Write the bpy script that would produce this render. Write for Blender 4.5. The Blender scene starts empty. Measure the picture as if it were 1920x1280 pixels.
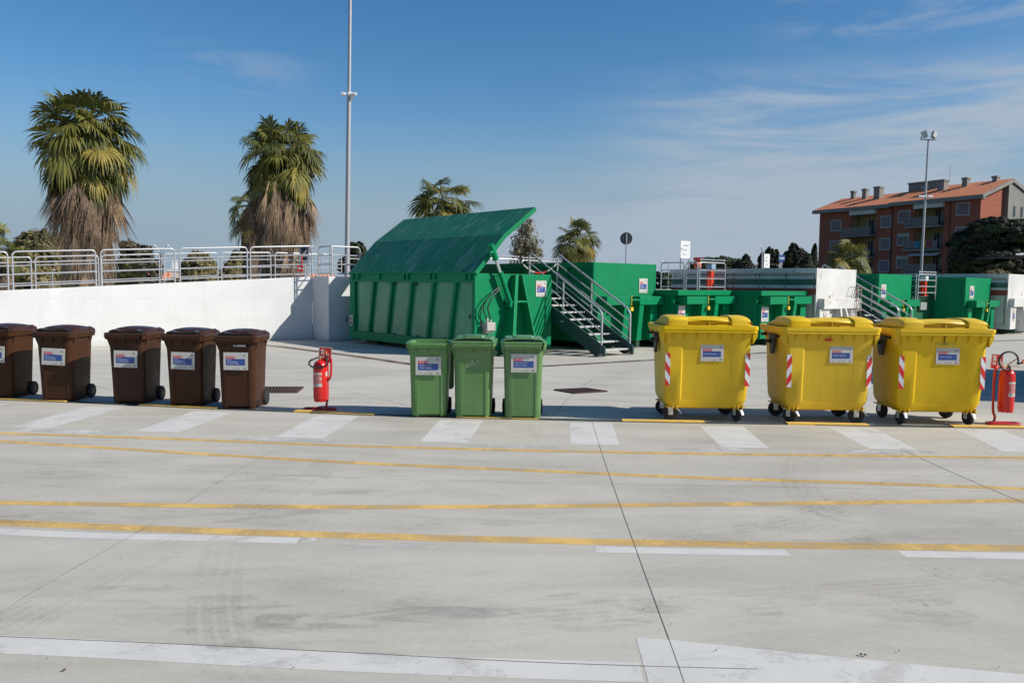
import bpy, math, random
import numpy as np
from mathutils import Vector, Matrix
R = math.radians
scene = bpy.context.scene
COL = scene.collection
# ---------------------------------------------------------------- camera
CAM_H, FPX, PITCH, ROLL = 1.72, 1500.0, R(4.08), R(0.6)
fwd = Vector((0, math.cos(PITCH), -math.sin(PITCH)))
rt0 = Vector((1, 0, 0)); up0 = Vector((0, math.sin(PITCH), math.cos(PITCH)))
rt = rt0 * math.cos(ROLL) + up0 * math.sin(ROLL)
up = up0 * math.cos(ROLL) - rt0 * math.sin(ROLL)
cam_d = bpy.data.cameras.new('camera'); cam = bpy.data.objects.new('camera', cam_d); COL.objects.link(cam)
M = Matrix.Identity(4)
for i in range(3):
    M[i][0] = rt[i]; M[i][1] = up[i]; M[i][2] = -fwd[i]
M[2][3] = CAM_H
cam.matrix_world = M
cam_d.sensor_width = 36; cam_d.lens = 36 * FPX / 1920; cam_d.clip_start = 0.05; cam_d.clip_end = 4000
scene.camera = cam
# ---------------------------------------------------------------- sun, sky, exposure
SUN = Vector((0.79, -0.20, 0.575)).normalized()      # towards the sun
SUN_EL = math.asin(SUN.z); SUN_ROT = math.atan2(SUN.x, SUN.y)
ld = bpy.data.lights.new('sun', 'SUN'); ld.energy = 4.8; ld.angle = R(0.5); ld.color = (1, .95, .87)
lo = bpy.data.objects.new('sun', ld); COL.objects.link(lo)
lo.rotation_euler = (-SUN).to_track_quat('-Z', 'Y').to_euler(); lo.location = (20, -10, 30)
w = bpy.data.worlds.new('World'); scene.world = w; w.use_nodes = True
nt = w.node_tree; N = nt.nodes; L = nt.links
bg = N['Background']; bg.inputs[1].default_value = 0.080
sky = N.new('ShaderNodeTexSky'); sky.sky_type = 'NISHITA'; sky.sun_disc = False
sky.sun_elevation = SUN_EL; sky.sun_rotation = SUN_ROT; sky.altitude = 0; sky.air_density = 1.0; sky.dust_density = 0.6; sky.ozone_density = 3.0
tc = N.new('ShaderNodeTexCoord')
sep = N.new('ShaderNodeSeparateXYZ'); L.new(tc.outputs['Generated'], sep.inputs[0])
def wm(op, a, b=None, c=None):
    n = N.new('ShaderNodeMath'); n.operation = op
    for i, x in enumerate((a, b, c)):
        if x is None: continue
        if isinstance(x, (int, float)): n.inputs[i].default_value = x
        else: L.new(x, n.inputs[i])
    return n.outputs[0]
def wnoise(sx, sz, scale, rot, detail=6, dist=.6, off=0):
    mp = N.new('ShaderNodeMapping'); mp.inputs['Rotation'].default_value = (0, rot, 0); mp.inputs['Scale'].default_value = (sx, sx, sz)
    mp.inputs['Location'].default_value = (off, off * .7, 0)
    L.new(tc.outputs['Generated'], mp.inputs[0])
    nz = N.new('ShaderNodeTexNoise'); nz.inputs['Scale'].default_value = scale; nz.inputs['Detail'].default_value = detail
    nz.inputs['Roughness'].default_value = .62; nz.inputs['Distortion'].default_value = dist; L.new(mp.outputs[0], nz.inputs['Vector'])
    return nz.outputs[0]
def mrange(v, a, b, c, d):
    n = N.new('ShaderNodeMapRange'); n.interpolation_type = 'SMOOTHSTEP'
    for i, x in enumerate((a, b, c, d)): n.inputs[i + 1].default_value = x
    L.new(v, n.inputs[0]); return n.outputs[0]
ratio = wm('DIVIDE', sep.outputs[0], wm('MAXIMUM', sep.outputs[1], .05))        # bearing
elev = sep.outputs[2]
low = mrange(elev, .03, .195, 1, 0)
right = mrange(ratio, -.32, .08, .42, 1)
broad = mrange(wnoise(1.2, 6, 1.7, .04, 5, .4, off=7.1), .34, .62, .35, 1)
veil = wm('MULTIPLY', wm('MULTIPLY', low, right), wm('MULTIPLY', broad, .82))
st1 = mrange(wnoise(1.5, 11, 2.3, .06, 8, .5, off=2.3), .34, .64, .08, 1)
bandA = wm('MULTIPLY', wm('MULTIPLY', mrange(ratio, .04, .30, 0, 1), mrange(elev, .205, .265, 1, 0)), mrange(elev, .05, .10, .2, 1))
bandB = wm('MULTIPLY', wm('MULTIPLY', mrange(ratio, .26, .44, 0, 1), mrange(elev, .25, .29, 0, 1)), mrange(elev, .31, .35, 1, 0))
bandC = wm('MULTIPLY', wm('MULTIPLY', mrange(ratio, -.46, -.38, 0, 1), mrange(ratio, -.30, -.20, 1, 0)), wm('MULTIPLY', mrange(elev, .20, .23, 0, 1), mrange(elev, .245, .27, 1, 0)))
st2 = mrange(wnoise(2.4, 13, 2.9, .12, 8, .7, off=11.7), .42, .66, 0, 1)
cl = wm('MINIMUM', wm('ADD', veil, wm('ADD', wm('MULTIPLY', wm('MULTIPLY', bandA, st1), .92), wm('ADD', wm('MULTIPLY', wm('MULTIPLY', bandB, st2), .42), wm('MULTIPLY', wm('MULTIPLY', bandC, st2), .24)))), .85)
hs = N.new('ShaderNodeHueSaturation'); hs.inputs['Saturation'].default_value = 1.30; hs.inputs['Value'].default_value = 1.28
L.new(sky.outputs[0], hs.inputs['Color'])
mx = N.new('ShaderNodeMix'); mx.data_type = 'RGBA'; L.new(cl, mx.inputs[0]); hz_ = N.new('ShaderNodeMix'); hz_.data_type = 'RGBA'; L.new(mrange(elev, .02, .24, .95, 0), hz_.inputs[0]); L.new(hs.outputs[0], hz_.inputs[6]); hz_.inputs[7].default_value = (2.7, 3.85, 4.9, 1); L.new(hz_.outputs[2], mx.inputs[6])
mx.inputs[7].default_value = (4.7, 5.5, 6.5, 1)
L.new(mx.outputs[2], bg.inputs[0])
vs = scene.view_settings; vs.view_transform = 'Standard'; vs.look = 'None'; vs.exposure = 0.15; vs.gamma = 1
scene.render.engine = 'CYCLES'
scene.cycles.max_bounces = 6; scene.cycles.transparent_max_bounces = 12; scene.cycles.use_denoising = True

# ---------------------------------------------------------------- pixel -> world
CP = Vector((0, 0, CAM_H))
def ray(px, py): return fwd + rt * ((px - 960) / FPX) + up * ((640 - py) / FPX)
def G(px, py, z=0.0):
    d = ray(px, py); t = (z - CAM_H) / d.z; return CP + d * t
def P(px, py, Y):
    d = ray(px, py); return CP + d * (Y / d.y)
def zat(py, px, Y): return P(px, py, Y).z
# ---------------------------------------------------------------- materials
MATS = {}
def ramp(nt, fac, stops):
    r = nt.nodes.new('ShaderNodeValToRGB'); e = r.color_ramp.elements
    while len(e) < len(stops): e.new(.5)
    for k, (p, c) in enumerate(stops): e[k].position = p; e[k].color = (*c, 1) if len(c) == 3 else c
    nt.links.new(fac, r.inputs[0]); return r.outputs[0]
def noise(nt, vec, scale, detail=4, rough=.55, dist=0):
    n = nt.nodes.new('ShaderNodeTexNoise'); n.inputs['Scale'].default_value = scale; n.inputs['Detail'].default_value = detail
    n.inputs['Roughness'].default_value = rough; n.inputs['Distortion'].default_value = dist
    if vec is not None: nt.links.new(vec, n.inputs['Vector'])
    return n.outputs[0]
def mixc(nt, fac, a, b, blend='MIX'):
    n = nt.nodes.new('ShaderNodeMix'); n.data_type = 'RGBA'; n.blend_type = blend
    for i, x in ((0, fac), (6, a), (7, b)):
        if isinstance(x, (int, float)): n.inputs[i].default_value = x
        elif isinstance(x, tuple): n.inputs[i].default_value = (*x, 1) if len(x) == 3 else x
        else: nt.links.new(x, n.inputs[i])
    return n.outputs[2]
def mmath(nt, op, a, b=None):
    n = nt.nodes.new('ShaderNodeMath'); n.operation = op
    for i, x in enumerate((a, b)):
        if x is None: continue
        if isinstance(x, (int, float)): n.inputs[i].default_value = x
        else: nt.links.new(x, n.inputs[i])
    return n.outputs[0]
def coords(nt, scale=(1, 1, 1), kind='Object', rnd=True):
    t = nt.nodes.new('ShaderNodeTexCoord'); m = nt.nodes.new('ShaderNodeMapping'); m.inputs['Scale'].default_value = scale
    nt.links.new(t.outputs[kind], m.inputs[0])
    if rnd:
        oi = nt.nodes.new('ShaderNodeObjectInfo'); v = nt.nodes.new('ShaderNodeVectorMath'); v.operation = 'SCALE'
        cmb = nt.nodes.new('ShaderNodeCombineXYZ')
        for k in range(3): nt.links.new(oi.outputs['Random'], cmb.inputs[k])
        nt.links.new(cmb.outputs[0], v.inputs[0]); v.inputs['Scale'].default_value = 37.0
        nt.links.new(v.outputs[0], m.inputs['Location'])
    return m.outputs[0]
def newmat(name):
    m = bpy.data.materials.new(name); m.use_nodes = True
    MATS[name] = m; return m, m.node_tree, m.node_tree.nodes['Principled BSDF']
def mat(name, c, rough=.5, metal=0, var=.12, scale=6, bump=0, bscale=60, stretch=(1, 1, 1), spec=.5, dirt=None, dirt_amt=.5, dirt_scale=3, rnd=0, scuff=None):
    if name in MATS: return MATS[name]
    m, nt, b = newmat(name)
    v = coords(nt, stretch)
    n1 = noise(nt, v, scale, 5, .6)
    lo_ = tuple(x * (1 - var) for x in c); hi = tuple(min(1, x * (1 + var)) for x in c)
    col = ramp(nt, n1, [(.3, lo_), (.7, hi)])
    if dirt:
        d = noise(nt, v, dirt_scale, 7, .7, .4)
        f = mmath(nt, 'MULTIPLY', ramp(nt, d, [(.5, (0, 0, 0)), (.72, (1, 1, 1))]), dirt_amt)
        col = mixc(nt, f, col, dirt)
    if scuff:      # thin rubbed scratches
        sv = coords(nt, (5, 5, 1.2)); sn = noise(nt, sv, 2.2, 10, .82, 1.4)
        dn = noise(nt, coords(nt, (4, 4, .5)), 2.6, 7, .7, .5)
        col = mixc(nt, mmath(nt, 'MULTIPLY', ramp(nt, dn, [(.50, (0, 0, 0)), (.72, (1, 1, 1))]), .34), col, tuple(x * .62 + .012 for x in c))
        col = mixc(nt, mmath(nt, 'MULTIPLY', ramp(nt, sn, [(.60, (0, 0, 0)), (.70, (1, 1, 1))]), .45), col, scuff)
    if rnd:        # each piece aged a little differently
        oi = nt.nodes.new('ShaderNodeObjectInfo'); hv = nt.nodes.new('ShaderNodeHueSaturation')
        nt.links.new(mmath(nt, 'ADD', mmath(nt, 'MULTIPLY', oi.outputs['Random'], rnd), 1 - rnd / 2), hv.inputs['Value'])
        nt.links.new(mmath(nt, 'ADD', mmath(nt, 'MULTIPLY', oi.outputs['Random'], rnd * .8), 1 - rnd * .4), hv.inputs['Saturation'])
        nt.links.new(col, hv.inputs['Color']); col = hv.outputs[0]
    nt.links.new(col, b.inputs['Base Color'])
    rr = ramp(nt, noise(nt, v, scale * 2.3, 4), [(.3, (max(0, rough - .09),) * 3), (.7, (min(1, rough + .09),) * 3)])
    nt.links.new(rr, b.inputs['Roughness'])
    b.inputs['Metallic'].default_value = metal; b.inputs['Specular IOR Level'].default_value = spec
    if bump:
        bp = nt.nodes.new('ShaderNodeBump'); bp.inputs['Strength'].default_value = bump; bp.inputs['Distance'].default_value = .01
        nt.links.new(noise(nt, v, bscale, 4), bp.inputs['Height']); nt.links.new(bp.outputs[0], b.inputs['Normal'])
    return m
def paintmat(name, c, wear, scale=3.0, lo=.40, hi=.62):
    """road paint worn through to the concrete below (transparent where worn)"""
    m, nt, b = newmat(name)
    v = coords(nt, (1, 1, 1), 'Object', False)
    col = ramp(nt, noise(nt, v, 2.2, 6, .65), [(.3, tuple(x * .86 for x in c)), (.7, c)])
    nt.links.new(col, b.inputs['Base Color']); b.inputs['Roughness'].default_value = .75
    a = noise(nt, v, scale, 8, .72, .8); a2 = noise(nt, v, 38, 3, .6)
    f = mmath(nt, 'ADD', mmath(nt, 'MULTIPLY', a, .8), mmath(nt, 'MULTIPLY', a2, .2))
    al = ramp(nt, f, [(lo, (1 - wear,) * 3), (hi, (1, 1, 1))]); b.inputs['Specular IOR Level'].default_value = .2
    nt.links.new(al, b.inputs['Alpha']); return m

def concrete(name, c0, c1, streak_amt, joint=False):
    m, nt, b = newmat(name)
    v = coords(nt, (1, 1, 1), 'Object', False)
    vs_ = coords(nt, (.35, 1.5, 1), 'Object', False)
    big = noise(nt, v, .30, 5, .6, .5)
    mid = noise(nt, vs_, 1.3, 6, .62, .8)
    fine = noise(nt, v, 26, 5, .7)
    f = mmath(nt, 'ADD', mmath(nt, 'ADD', mmath(nt, 'MULTIPLY', big, .42), mmath(nt, 'MULTIPLY', mid, .42)), mmath(nt, 'MULTIPLY', fine, .20))
    col = ramp(nt, f, [(.40, c0), (.585, c1)])
    # warm/cool drift
    col = mixc(nt, mmath(nt, 'MULTIPLY', ramp(nt, noise(nt, v, .7, 4), [(.42, (0, 0, 0)), (.66, (1, 1, 1))]), .30), col, (c1[0] * 1.0, c1[1] * .965, c1[2] * .86))
    # dark rubbed smears
    vv = coords(nt, (.55, 2.6, 1), 'Object', False)
    sm = ramp(nt, noise(nt, vv, .85, 8, .68, 1.2), [(.60, (0, 0, 0)), (.80, (1, 1, 1))])
    col = mixc(nt, mmath(nt, 'MULTIPLY', sm, streak_amt), col, (c0[0] * .50, c0[1] * .51, c0[2] * .52))
    # little specks
    sp = ramp(nt, noise(nt, v, 9, 2, .5), [(.755, (0, 0, 0)), (.775, (1, 1, 1))])
    col = mixc(nt, mmath(nt, 'MULTIPLY', sp, .35), col, (.12, .11, .10))
    nt.links.new(col, b.inputs['Base Color']); b.inputs['Roughness'].default_value = .88; b.inputs['Specular IOR Level'].default_value = .25
    bp = nt.nodes.new('ShaderNodeBump'); bp.inputs['Strength'].default_value = .16; bp.inputs['Distance'].default_value = .008
    nt.links.new(noise(nt, v, 55, 5, .7), bp.inputs['Height']); nt.links.new(bp.outputs[0], b.inputs['Normal'])
    return m
def leafmat(name, c, var=.35, trans=.25, rough=.5, scale=3):
    if name in MATS: return MATS[name]
    m, nt, b = newmat(name)
    v = coords(nt)
    col = ramp(nt, noise(nt, v, scale, 4, .6), [(.3, tuple(x * (1 - var) for x in c)), (.7, tuple(x * (1 + var) for x in c))])
    nt.links.new(col, b.inputs['Base Color']); b.inputs['Roughness'].default_value = rough
    t = nt.nodes.new('ShaderNodeBsdfTranslucent'); nt.links.new(col, t.inputs[0])
    mx = nt.nodes.new('ShaderNodeMixShader'); mx.inputs[0].default_value = trans
    nt.links.new(b.outputs[0], mx.inputs[1]); nt.links.new(t.outputs[0], mx.inputs[2])
    nt.links.new(mx.outputs[0], nt.nodes['Material Output'].inputs[0]); return m

# ---------------------------------------------------------------- mesh builder
class MB:
    def __init__(s): s.v = []; s.f = []; s.m = []; s.T = None
    def add(s, vs, fs, m=0):
        o = len(s.v)
        if s.T is not None: vs = [s.T @ Vector(p) for p in vs]
        s.v += [tuple(p) for p in vs]
        for f in fs: s.f.append(tuple(i + o for i in f)); s.m.append(m)
        return s
    def box(s, x0, x1, y0, y1, z0, z1, m=0):
        vs = [(x0, y0, z0), (x1, y0, z0), (x1, y1, z0), (x0, y1, z0), (x0, y0, z1), (x1, y0, z1), (x1, y1, z1), (x0, y1, z1)]
        return s.add(vs, [(3, 2, 1, 0), (4, 5, 6, 7), (0, 1, 5, 4), (1, 2, 6, 5), (2, 3, 7, 6), (3, 0, 4, 7)], m)
    def hexa(s, vs, m=0):   # 8 corners in box order
        return s.add(vs, [(3, 2, 1, 0), (4, 5, 6, 7), (0, 1, 5, 4), (1, 2, 6, 5), (2, 3, 7, 6), (3, 0, 4, 7)], m)
    def bar(s, p, q, w, h, side=None, m=0):
        p = Vector(p); q = Vector(q); d = (q - p).normalized()
        a = Vector(side) if side else (Vector((0, 0, 1)).cross(d) if abs(d.z) < .99 else Vector((1, 0, 0)))
        a = (a - d * a.dot(d)).normalized(); b = d.cross(a)
        a = a * w / 2; b = b * h / 2
        return s.hexa([p - a - b, p + a - b, q + a - b, q - a - b, p - a + b, p + a + b, q + a + b, q - a + b], m)
    def tube(s, path, r, n=8, m=0, closed=False, caps=True):
        path = [Vector(p) for p in path]; k = len(path); rings = []
        rr = r if isinstance(r, (list, tuple)) else [r] * k
        ref = None
        for i, p in enumerate(path):
            if closed: d = path[(i + 1) % k] - path[i - 1]
            else: d = path[min(i + 1, k - 1)] - path[max(i - 1, 0)]
            d.normalize()
            if ref is None:
                ref = Vector((0, 0, 1)) if abs(d.z) < .9 else Vector((1, 0, 0))
            a = (ref - d * ref.dot(d)).normalized(); b = d.cross(a); ref = a
            rings.append([p + (a * math.cos(2 * math.pi * j / n) + b * math.sin(2 * math.pi * j / n)) * rr[i] for j in range(n)])
        vs = [q for ring in rings for q in ring]; fs = []
        for i in range(k if closed else k - 1):
            i2 = (i + 1) % k
            for j in range(n):
                j2 = (j + 1) % n; fs.append((i * n + j, i * n + j2, i2 * n + j2, i2 * n + j))
        if caps and not closed:
            fs.append(tuple(range(n - 1, -1, -1))); fs.append(tuple((k - 1) * n + j for j in range(n)))
        return s.add(vs, fs, m)
    def loft(s, rings, cap0=True, cap1=True, m=0, close=True):
        n = len(rings[0]); vs = [q for r in rings for q in r]; fs = []
        for i in range(len(rings) - 1):
            for j in range(n if close else n - 1):
                j2 = (j + 1) % n; fs.append((i * n + j, i * n + j2, (i + 1) * n + j2, (i + 1) * n + j))
        if cap0: fs.append(tuple(range(n - 1, -1, -1)))
        if cap1: fs.append(tuple((len(rings) - 1) * n + j for j in range(n)))
        return s.add(vs, fs, m)
    def lathe(s, prof, c=(0, 0, 0), axis='z', n=20, m=0, cap=True):
        rings = []
        for (r, h) in prof:
            ring = []
            for j in range(n):
                a = 2 * math.pi * j / n; x, y = r * math.cos(a), r * math.sin(a)
                ring.append({'z': (c[0] + x, c[1] + y, c[2] + h), 'x': (c[0] + h, c[1] + x, c[2] + y), 'y': (c[0] + x, c[1] + h, c[2] - y)}[axis])
            rings.append(ring)
        return s.loft(rings, cap, cap, m)
    def prism(s, poly, a0, a1, axis='y', m=0):   # poly in the two other axes (x,z) for y, (y,z) for x, (x,y) for z
        def mk(p, a): return {'y': (p[0], a, p[1]), 'x': (a, p[0], p[1]), 'z': (p[0], p[1], a)}[axis]
        return s.loft([[mk(p, a0) for p in poly], [mk(p, a1) for p in poly]], m=m)
    def quad(s, a, b, c, d, m=0): return s.add([a, b, c, d], [(0, 1, 2, 3)], m)
    def text(s, txt, x, z, size, y=0, m=0, plane='xz', align='LEFT', sx=1.0):
        vs, fs = textgeo(txt, size, align)
        return s.add([(x + p[0] * sx, y, z + p[1]) for p in vs], fs, m)
    def build(s, name, mats, parent=None, loc=None, rotz=0, smooth=40, bevel=0, seg=2):
        me = bpy.data.meshes.new(name); me.from_pydata(s.v, [], s.f)
        mats = mats if isinstance(mats, (list, tuple)) else [mats]
        for q in mats: me.materials.append(q)
        me.polygons.foreach_set('material_index', s.m)
        me.validate(); 
        if smooth:
            me.polygons.foreach_set('use_smooth', [True] * len(me.polygons)); me.set_sharp_from_angle(angle=R(smooth))
        me.update()
        o = bpy.data.objects.new(name, me); COL.objects.link(o)
        if parent: o.parent = parent
        if loc is not None: o.location = loc
        if rotz: o.rotation_euler.z = rotz
        if bevel:
            b = o.modifiers.new('bevel', 'BEVEL'); b.width = bevel; b.segments = seg; b.limit_method = 'ANGLE'; b.angle_limit = R(35); b.harden_normals = False
        return o
_tc = {}
def textgeo(txt, size, align='LEFT'):
    key = (txt, align)
    if key not in _tc:
        cu = bpy.data.curves.new('t', 'FONT'); cu.body = txt; cu.size = 1; cu.resolution_u = 2; cu.align_x = align
        ob = bpy.data.objects.new('t', cu); COL.objects.link(ob)
        bpy.context.view_layer.update()
        dg = bpy.context.evaluated_depsgraph_get(); me = ob.evaluated_get(dg).to_mesh()
        _tc[key] = ([tuple(v.co) for v in me.vertices], [tuple(p.vertices) for p in me.polygons])
        ob.evaluated_get(dg).to_mesh_clear(); bpy.data.objects.remove(ob); bpy.data.curves.remove(cu)
    vs, fs = _tc[key]
    return [(v[0] * size, v[1] * size) for v in vs], fs
def tag(o, label=None, cat=None, group=None, kind=None):
    if label: o['label'] = label
    if cat: o['category'] = cat
    if group: o['group'] = group
    if kind: o['kind'] = kind
    return o
def thing(name, label, cat, loc=(0, 0, 0), rotz=0, group=None):
    o = bpy.data.objects.new(name, None); COL.objects.link(o); o.location = loc; o.rotation_euler.z = rotz
    return tag(o, label, cat, group)
def dup(root, loc, rotz, label, skip=()):
    r = root.copy(); COL.objects.link(r); r.location = loc; r.rotation_euler.z = rotz; r['label'] = label
    def rec(src, dst):
        for ch in list(src.children):
            if ch.name.split('.')[0] in skip: continue
            c = ch.copy(); COL.objects.link(c); c.parent = dst
            rec(ch, c)
    rec(root, r); return r
def struct(o): o['kind'] = 'structure'; return o
def ribbon(mb, pts, wid, z=0.0009, m=0):
    """flat strip on the ground along world points"""
    n = len(pts); Ls = []; Rs = []
    for i, p in enumerate(pts):
        d = (pts[min(i + 1, n - 1)] - pts[max(i - 1, 0)]); d.z = 0; d.normalize(); s_ = Vector((-d.y, d.x, 0)) * wid / 2
        Ls.append((p.x + s_.x, p.y + s_.y, z)); Rs.append((p.x - s_.x, p.y - s_.y, z))
    for i in range(n - 1): mb.quad(Rs[i], Rs[i + 1], Ls[i + 1], Ls[i], m)
def smoothpts(pts, k=6):
    """Catmull-Rom through points"""
    out = []
    for i in range(len(pts) - 1):
        p0 = pts[max(i - 1, 0)]; p1 = pts[i]; p2 = pts[i + 1]; p3 = pts[min(i + 2, len(pts) - 1)]
        for j in range(k):
            t = j / k
            out.append(.5 * ((2 * p1) + (p2 - p0) * t + (2 * p0 - 5 * p1 + 4 * p2 - p3) * t * t + (3 * p1 - p0 - 3 * p2 + p3) * t ** 3))
    out.append(pts[-1]); return out
# ================================================================= the setting: ground, yard, markings
U = Vector((math.cos(R(41.4)), math.sin(R(41.4)), 0)); V = Vector((U.y, -U.x, 0)); ANG = R(41.4)
m_con = concrete('concrete_near', (.358, .334, .288), (.502, .470, .405), .36)
m_con2 = concrete('concrete_far', (.378, .357, .313), (.512, .484, .424), .36)
m_earth = mat('earth', (.10, .10, .055), .95, var=.4, scale=.4)
m_white_paint = paintmat('road_white', (.62, .605, .56), .45, 2.4, .30, .47)
m_white_worn = paintmat('road_white_worn', (.60, .588, .545), 1.0, 2.0, .40, .58)
m_yellow_paint = paintmat('road_yellow', (.70, .46, .16), .75, 2.2, .36, .56)
m_joint = mat('joint', (.13, .125, .115), .95)
m_edge = mat('edge_steel', (.055, .065, .062), .6, .2, dirt=(.2, .19, .17), dirt_amt=.6, dirt_scale=9)
m_kerb_y = mat('kerb_yellow', (.80, .50, .10), .6, var=.1, dirt=(.30, .25, .16), dirt_amt=.4, dirt_scale=8)

g = MB(); g.quad((-1500, -300, -.05), (1500, -300, -.05), (1500, 2600, -.05), (-1500, 2600, -.05)); struct(g.build('ground', m_earth, smooth=0))
KP = [(-420, 733), (-200, 741), (-30, 748.5), (130, 754.5), (262, 760.5), (405, 767), (560, 773), (700, 779), (860, 783.8), (1010, 787), (1165, 790.5), (1320, 793.5), (1480, 796), (1630, 799), (1790, 801.5), (1960, 804), (2330, 808.5)]
KW = [G(*p) for p in KP]
near = MB(); far = MB()
kp = [Vector((-40, KW[0].y + .6, 0))] + KW + [Vector((40, KW[-1].y - .4, 0))]
for a, b in zip(kp[:-1], kp[1:]):
    near.quad((a.x, -30, 0), (b.x, -30, 0), (b.x, b.y, 0), (a.x, a.y, 0))
    far.quad((a.x, a.y, 0), (b.x, b.y, 0), (b.x, 70, 0), (a.x, 70, 0))
struct(near.build('driveway', m_con, smooth=0)); struct(far.build('yard', m_con2, smooth=0))
def kerb_y(px):
    for (a, b) in zip(KP[:-1], KP[1:]):
        if a[0] <= px <= b[0]:
            t = (px - a[0]) / (b[0] - a[0]); return a[1] + t * (b[1] - a[1])
    return KP[-1][1]
e = MB(); ke = [p + Vector((0, .05, 0)) for p in KW]
for a, b in zip(ke[:-1], ke[1:]): e.bar((a.x, a.y, .004), (b.x, b.y, .004), .13, .010, (0, 1, 0))
struct(e.build('kerb', m_edge, smooth=0))
kb = MB()
for x0, x1 in ((-330, -180), (-110, 123), (262, 407), (552, 702), (856, 1010), (1167, 1322), (1477, 1630), (1788, 1960), (2110, 2290)):
    n = 3; pp = []
    for k in range(n + 1):
        x = x0 + (x1 - x0) * k / n; pp.append(G(x, kerb_y(x)) + Vector((0, .045, .011)))
    for a, b in zip(pp[:-1], pp[1:]): kb.bar(a, b, .12, .021, (0, 1, 0))
struct(kb.build('kerb_paint', m_kerb_y, smooth=0))
# --- yellow lines
yl = MB()
def gl(pts): return smoothpts([G(*p) for p in pts], 5)
def gx(pts):   # the same, carried on 9 m beyond both ends
    c = gl(pts); a = (c[0] - c[5]).normalized(); b = (c[-1] - c[-6]).normalized(); return [c[0] + a * 9] + c + [c[-1] + b * 9]
ribbon(yl, gx([(-60, 810), (0, 812), (320, 822.5), (640, 835), (960, 843.5), (1280, 849.8), (1600, 854), (1920, 858), (2000, 859)]), .115)
ribbon(yl, gx([(-60, 823), (0, 826.7), (320, 847), (640, 866), (960, 880), (1280, 894), (1600, 904.5), (1920, 916), (2000, 919)]), .11)
ribbon(yl, gx([(-60, 941), (0, 941.7), (320, 947), (640, 950), (960, 949), (1280, 945.7), (1600, 941.7), (1920, 938), (2000, 937)]), .115)
ribbon(yl, gx([(-60, 976), (0, 979), (320, 992), (640, 1003), (960, 1011.5), (1280, 1018), (1600, 1023.3), (1920, 1027), (2000, 1028)]), .135)
struct(yl.build('yellow_lines', m_yellow_paint, smooth=0))
# --- white stripes and bands
ws = MB(); ww = MB()
def gq(mb, pts, z=.0009): mb.quad(*[tuple(G(*p) + Vector((0, 0, z))) for p in pts])
for s_ in ([(-60, 765), (-110, 765), (-40, 757), (28, 757)], [(163, 762), (235, 764), (92, 803), (20, 800)], [(365, 770), (440, 772.5), (333, 811), (252, 808)],
           [(593, 778), (672, 780.5), (605, 822), (518, 819)], [(825, 787), (906, 788.5), (877, 830), (787, 827.5)], [(1068, 792), (1148, 793), (1161, 834), (1069.5, 833)],
           [(1311, 798), (1393, 799), (1443, 840), (1352, 838)], [(1553, 801.5), (1640, 802.5), (1720, 843), (1630, 841)], [(1793, 805), (1880, 806.5), (1990, 850), (1880, 846)]):
    gq(ws, s_)
def band(mb, pts, h):   # h: half height in pixels, only to size the marking where it lies
    mid = [G(*p) for p in pts]; wd = (G(pts[0][0], pts[0][1] - h) - G(pts[0][0], pts[0][1] + h)).length
    mid = smoothpts(mid, 4) if len(mid) > 2 else mid
    if pts[0][0] <= -40: mid = [mid[0] + (mid[0] - mid[3]).normalized() * 7] + mid
    ribbon(mb, mid, wd)
band(ws, [(-40, 994), (160, 1003), (400, 1009), (560, 1013)], 4.5)
band(ww, [(560, 1013), (594, 1011)], 4); band(ww, [(615, 1021), (718, 1022.5)], 2.6); band(ww, [(738, 1021.5), (816, 1022.5)], 4.5)
band(ws, [(1116, 1029.5), (1300, 1033.5), (1478, 1036)], 5.5); band(ws, [(1690, 1038), (1800, 1040), (1960, 1043)], 5.5)
for a, b, h in (((-30, 803), (238, 812), 2.5), ((440, 821), (640, 827), 2.5), ((862, 834.5), (1046, 837.5), 2.5), ((1246, 841), (1410, 842), 2.3), ((1584, 845), (1755, 847.5), 2.6)): band(ww, [a, b], h)
low = [(-40, 1205), (200, 1216), (600, 1237.5), (960, 1252), (1203, 1259)]
band(ws, low, 13.5)
ws.add([tuple(G(*p) + Vector((0, 0, .0013))) for p in ((1192, 1194), (1262, 1199.5), (1480, 1222), (1700, 1243), (1960, 1268), (1960, 1300), (1222, 1300), (1207, 1248))], [tuple(range(7, -1, -1))])
struct(ws.build('white_stripes', m_white_paint, smooth=0)); struct(ww.build('worn_white_stripes', m_white_worn, smooth=0))
# --- slab joints
jn = MB(); jf = MB()
ribbon(jn, gl([(1110, 790), (1133, 863), (1163, 947), (1203, 1058), (1255, 1200), (1290, 1300)]), .0045, .0018)
ribbon(jn, gl([(-40, 1191), (310, 1206), (620, 1221), (960, 1239), (1203, 1248), (1420, 1254)]), .006, .0018)
jf2 = jn
ribbon(jn, gl([(1688, 841), (1780, 883), (1920, 943), (2000, 977)]), .006, .0018)
for pts, w_ in (([(530, 835), (437, 887), (287, 980), (100, 1087), (-20, 1160)], .008), ([(-30, 865), (110, 871), (333, 880), (640, 895), (960, 904), (1140, 907), (1580, 915), (1940, 923)], .010)):
    ribbon(jf, gl(pts), w_, .0018)
m_jf, nt_, b_ = newmat('joint_faint'); b_.inputs['Base Color'].default_value = (.16, .155, .145, 1); b_.inputs['Roughness'].default_value = .95
al_ = ramp(nt_, noise(nt_, coords(nt_, (1, 1, 1), 'Object', False), 3.0, 6, .7), [(.38, (.05,) * 3), (.62, (.42,) * 3)]); nt_.links.new(al_, b_.inputs['Alpha'])
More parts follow.
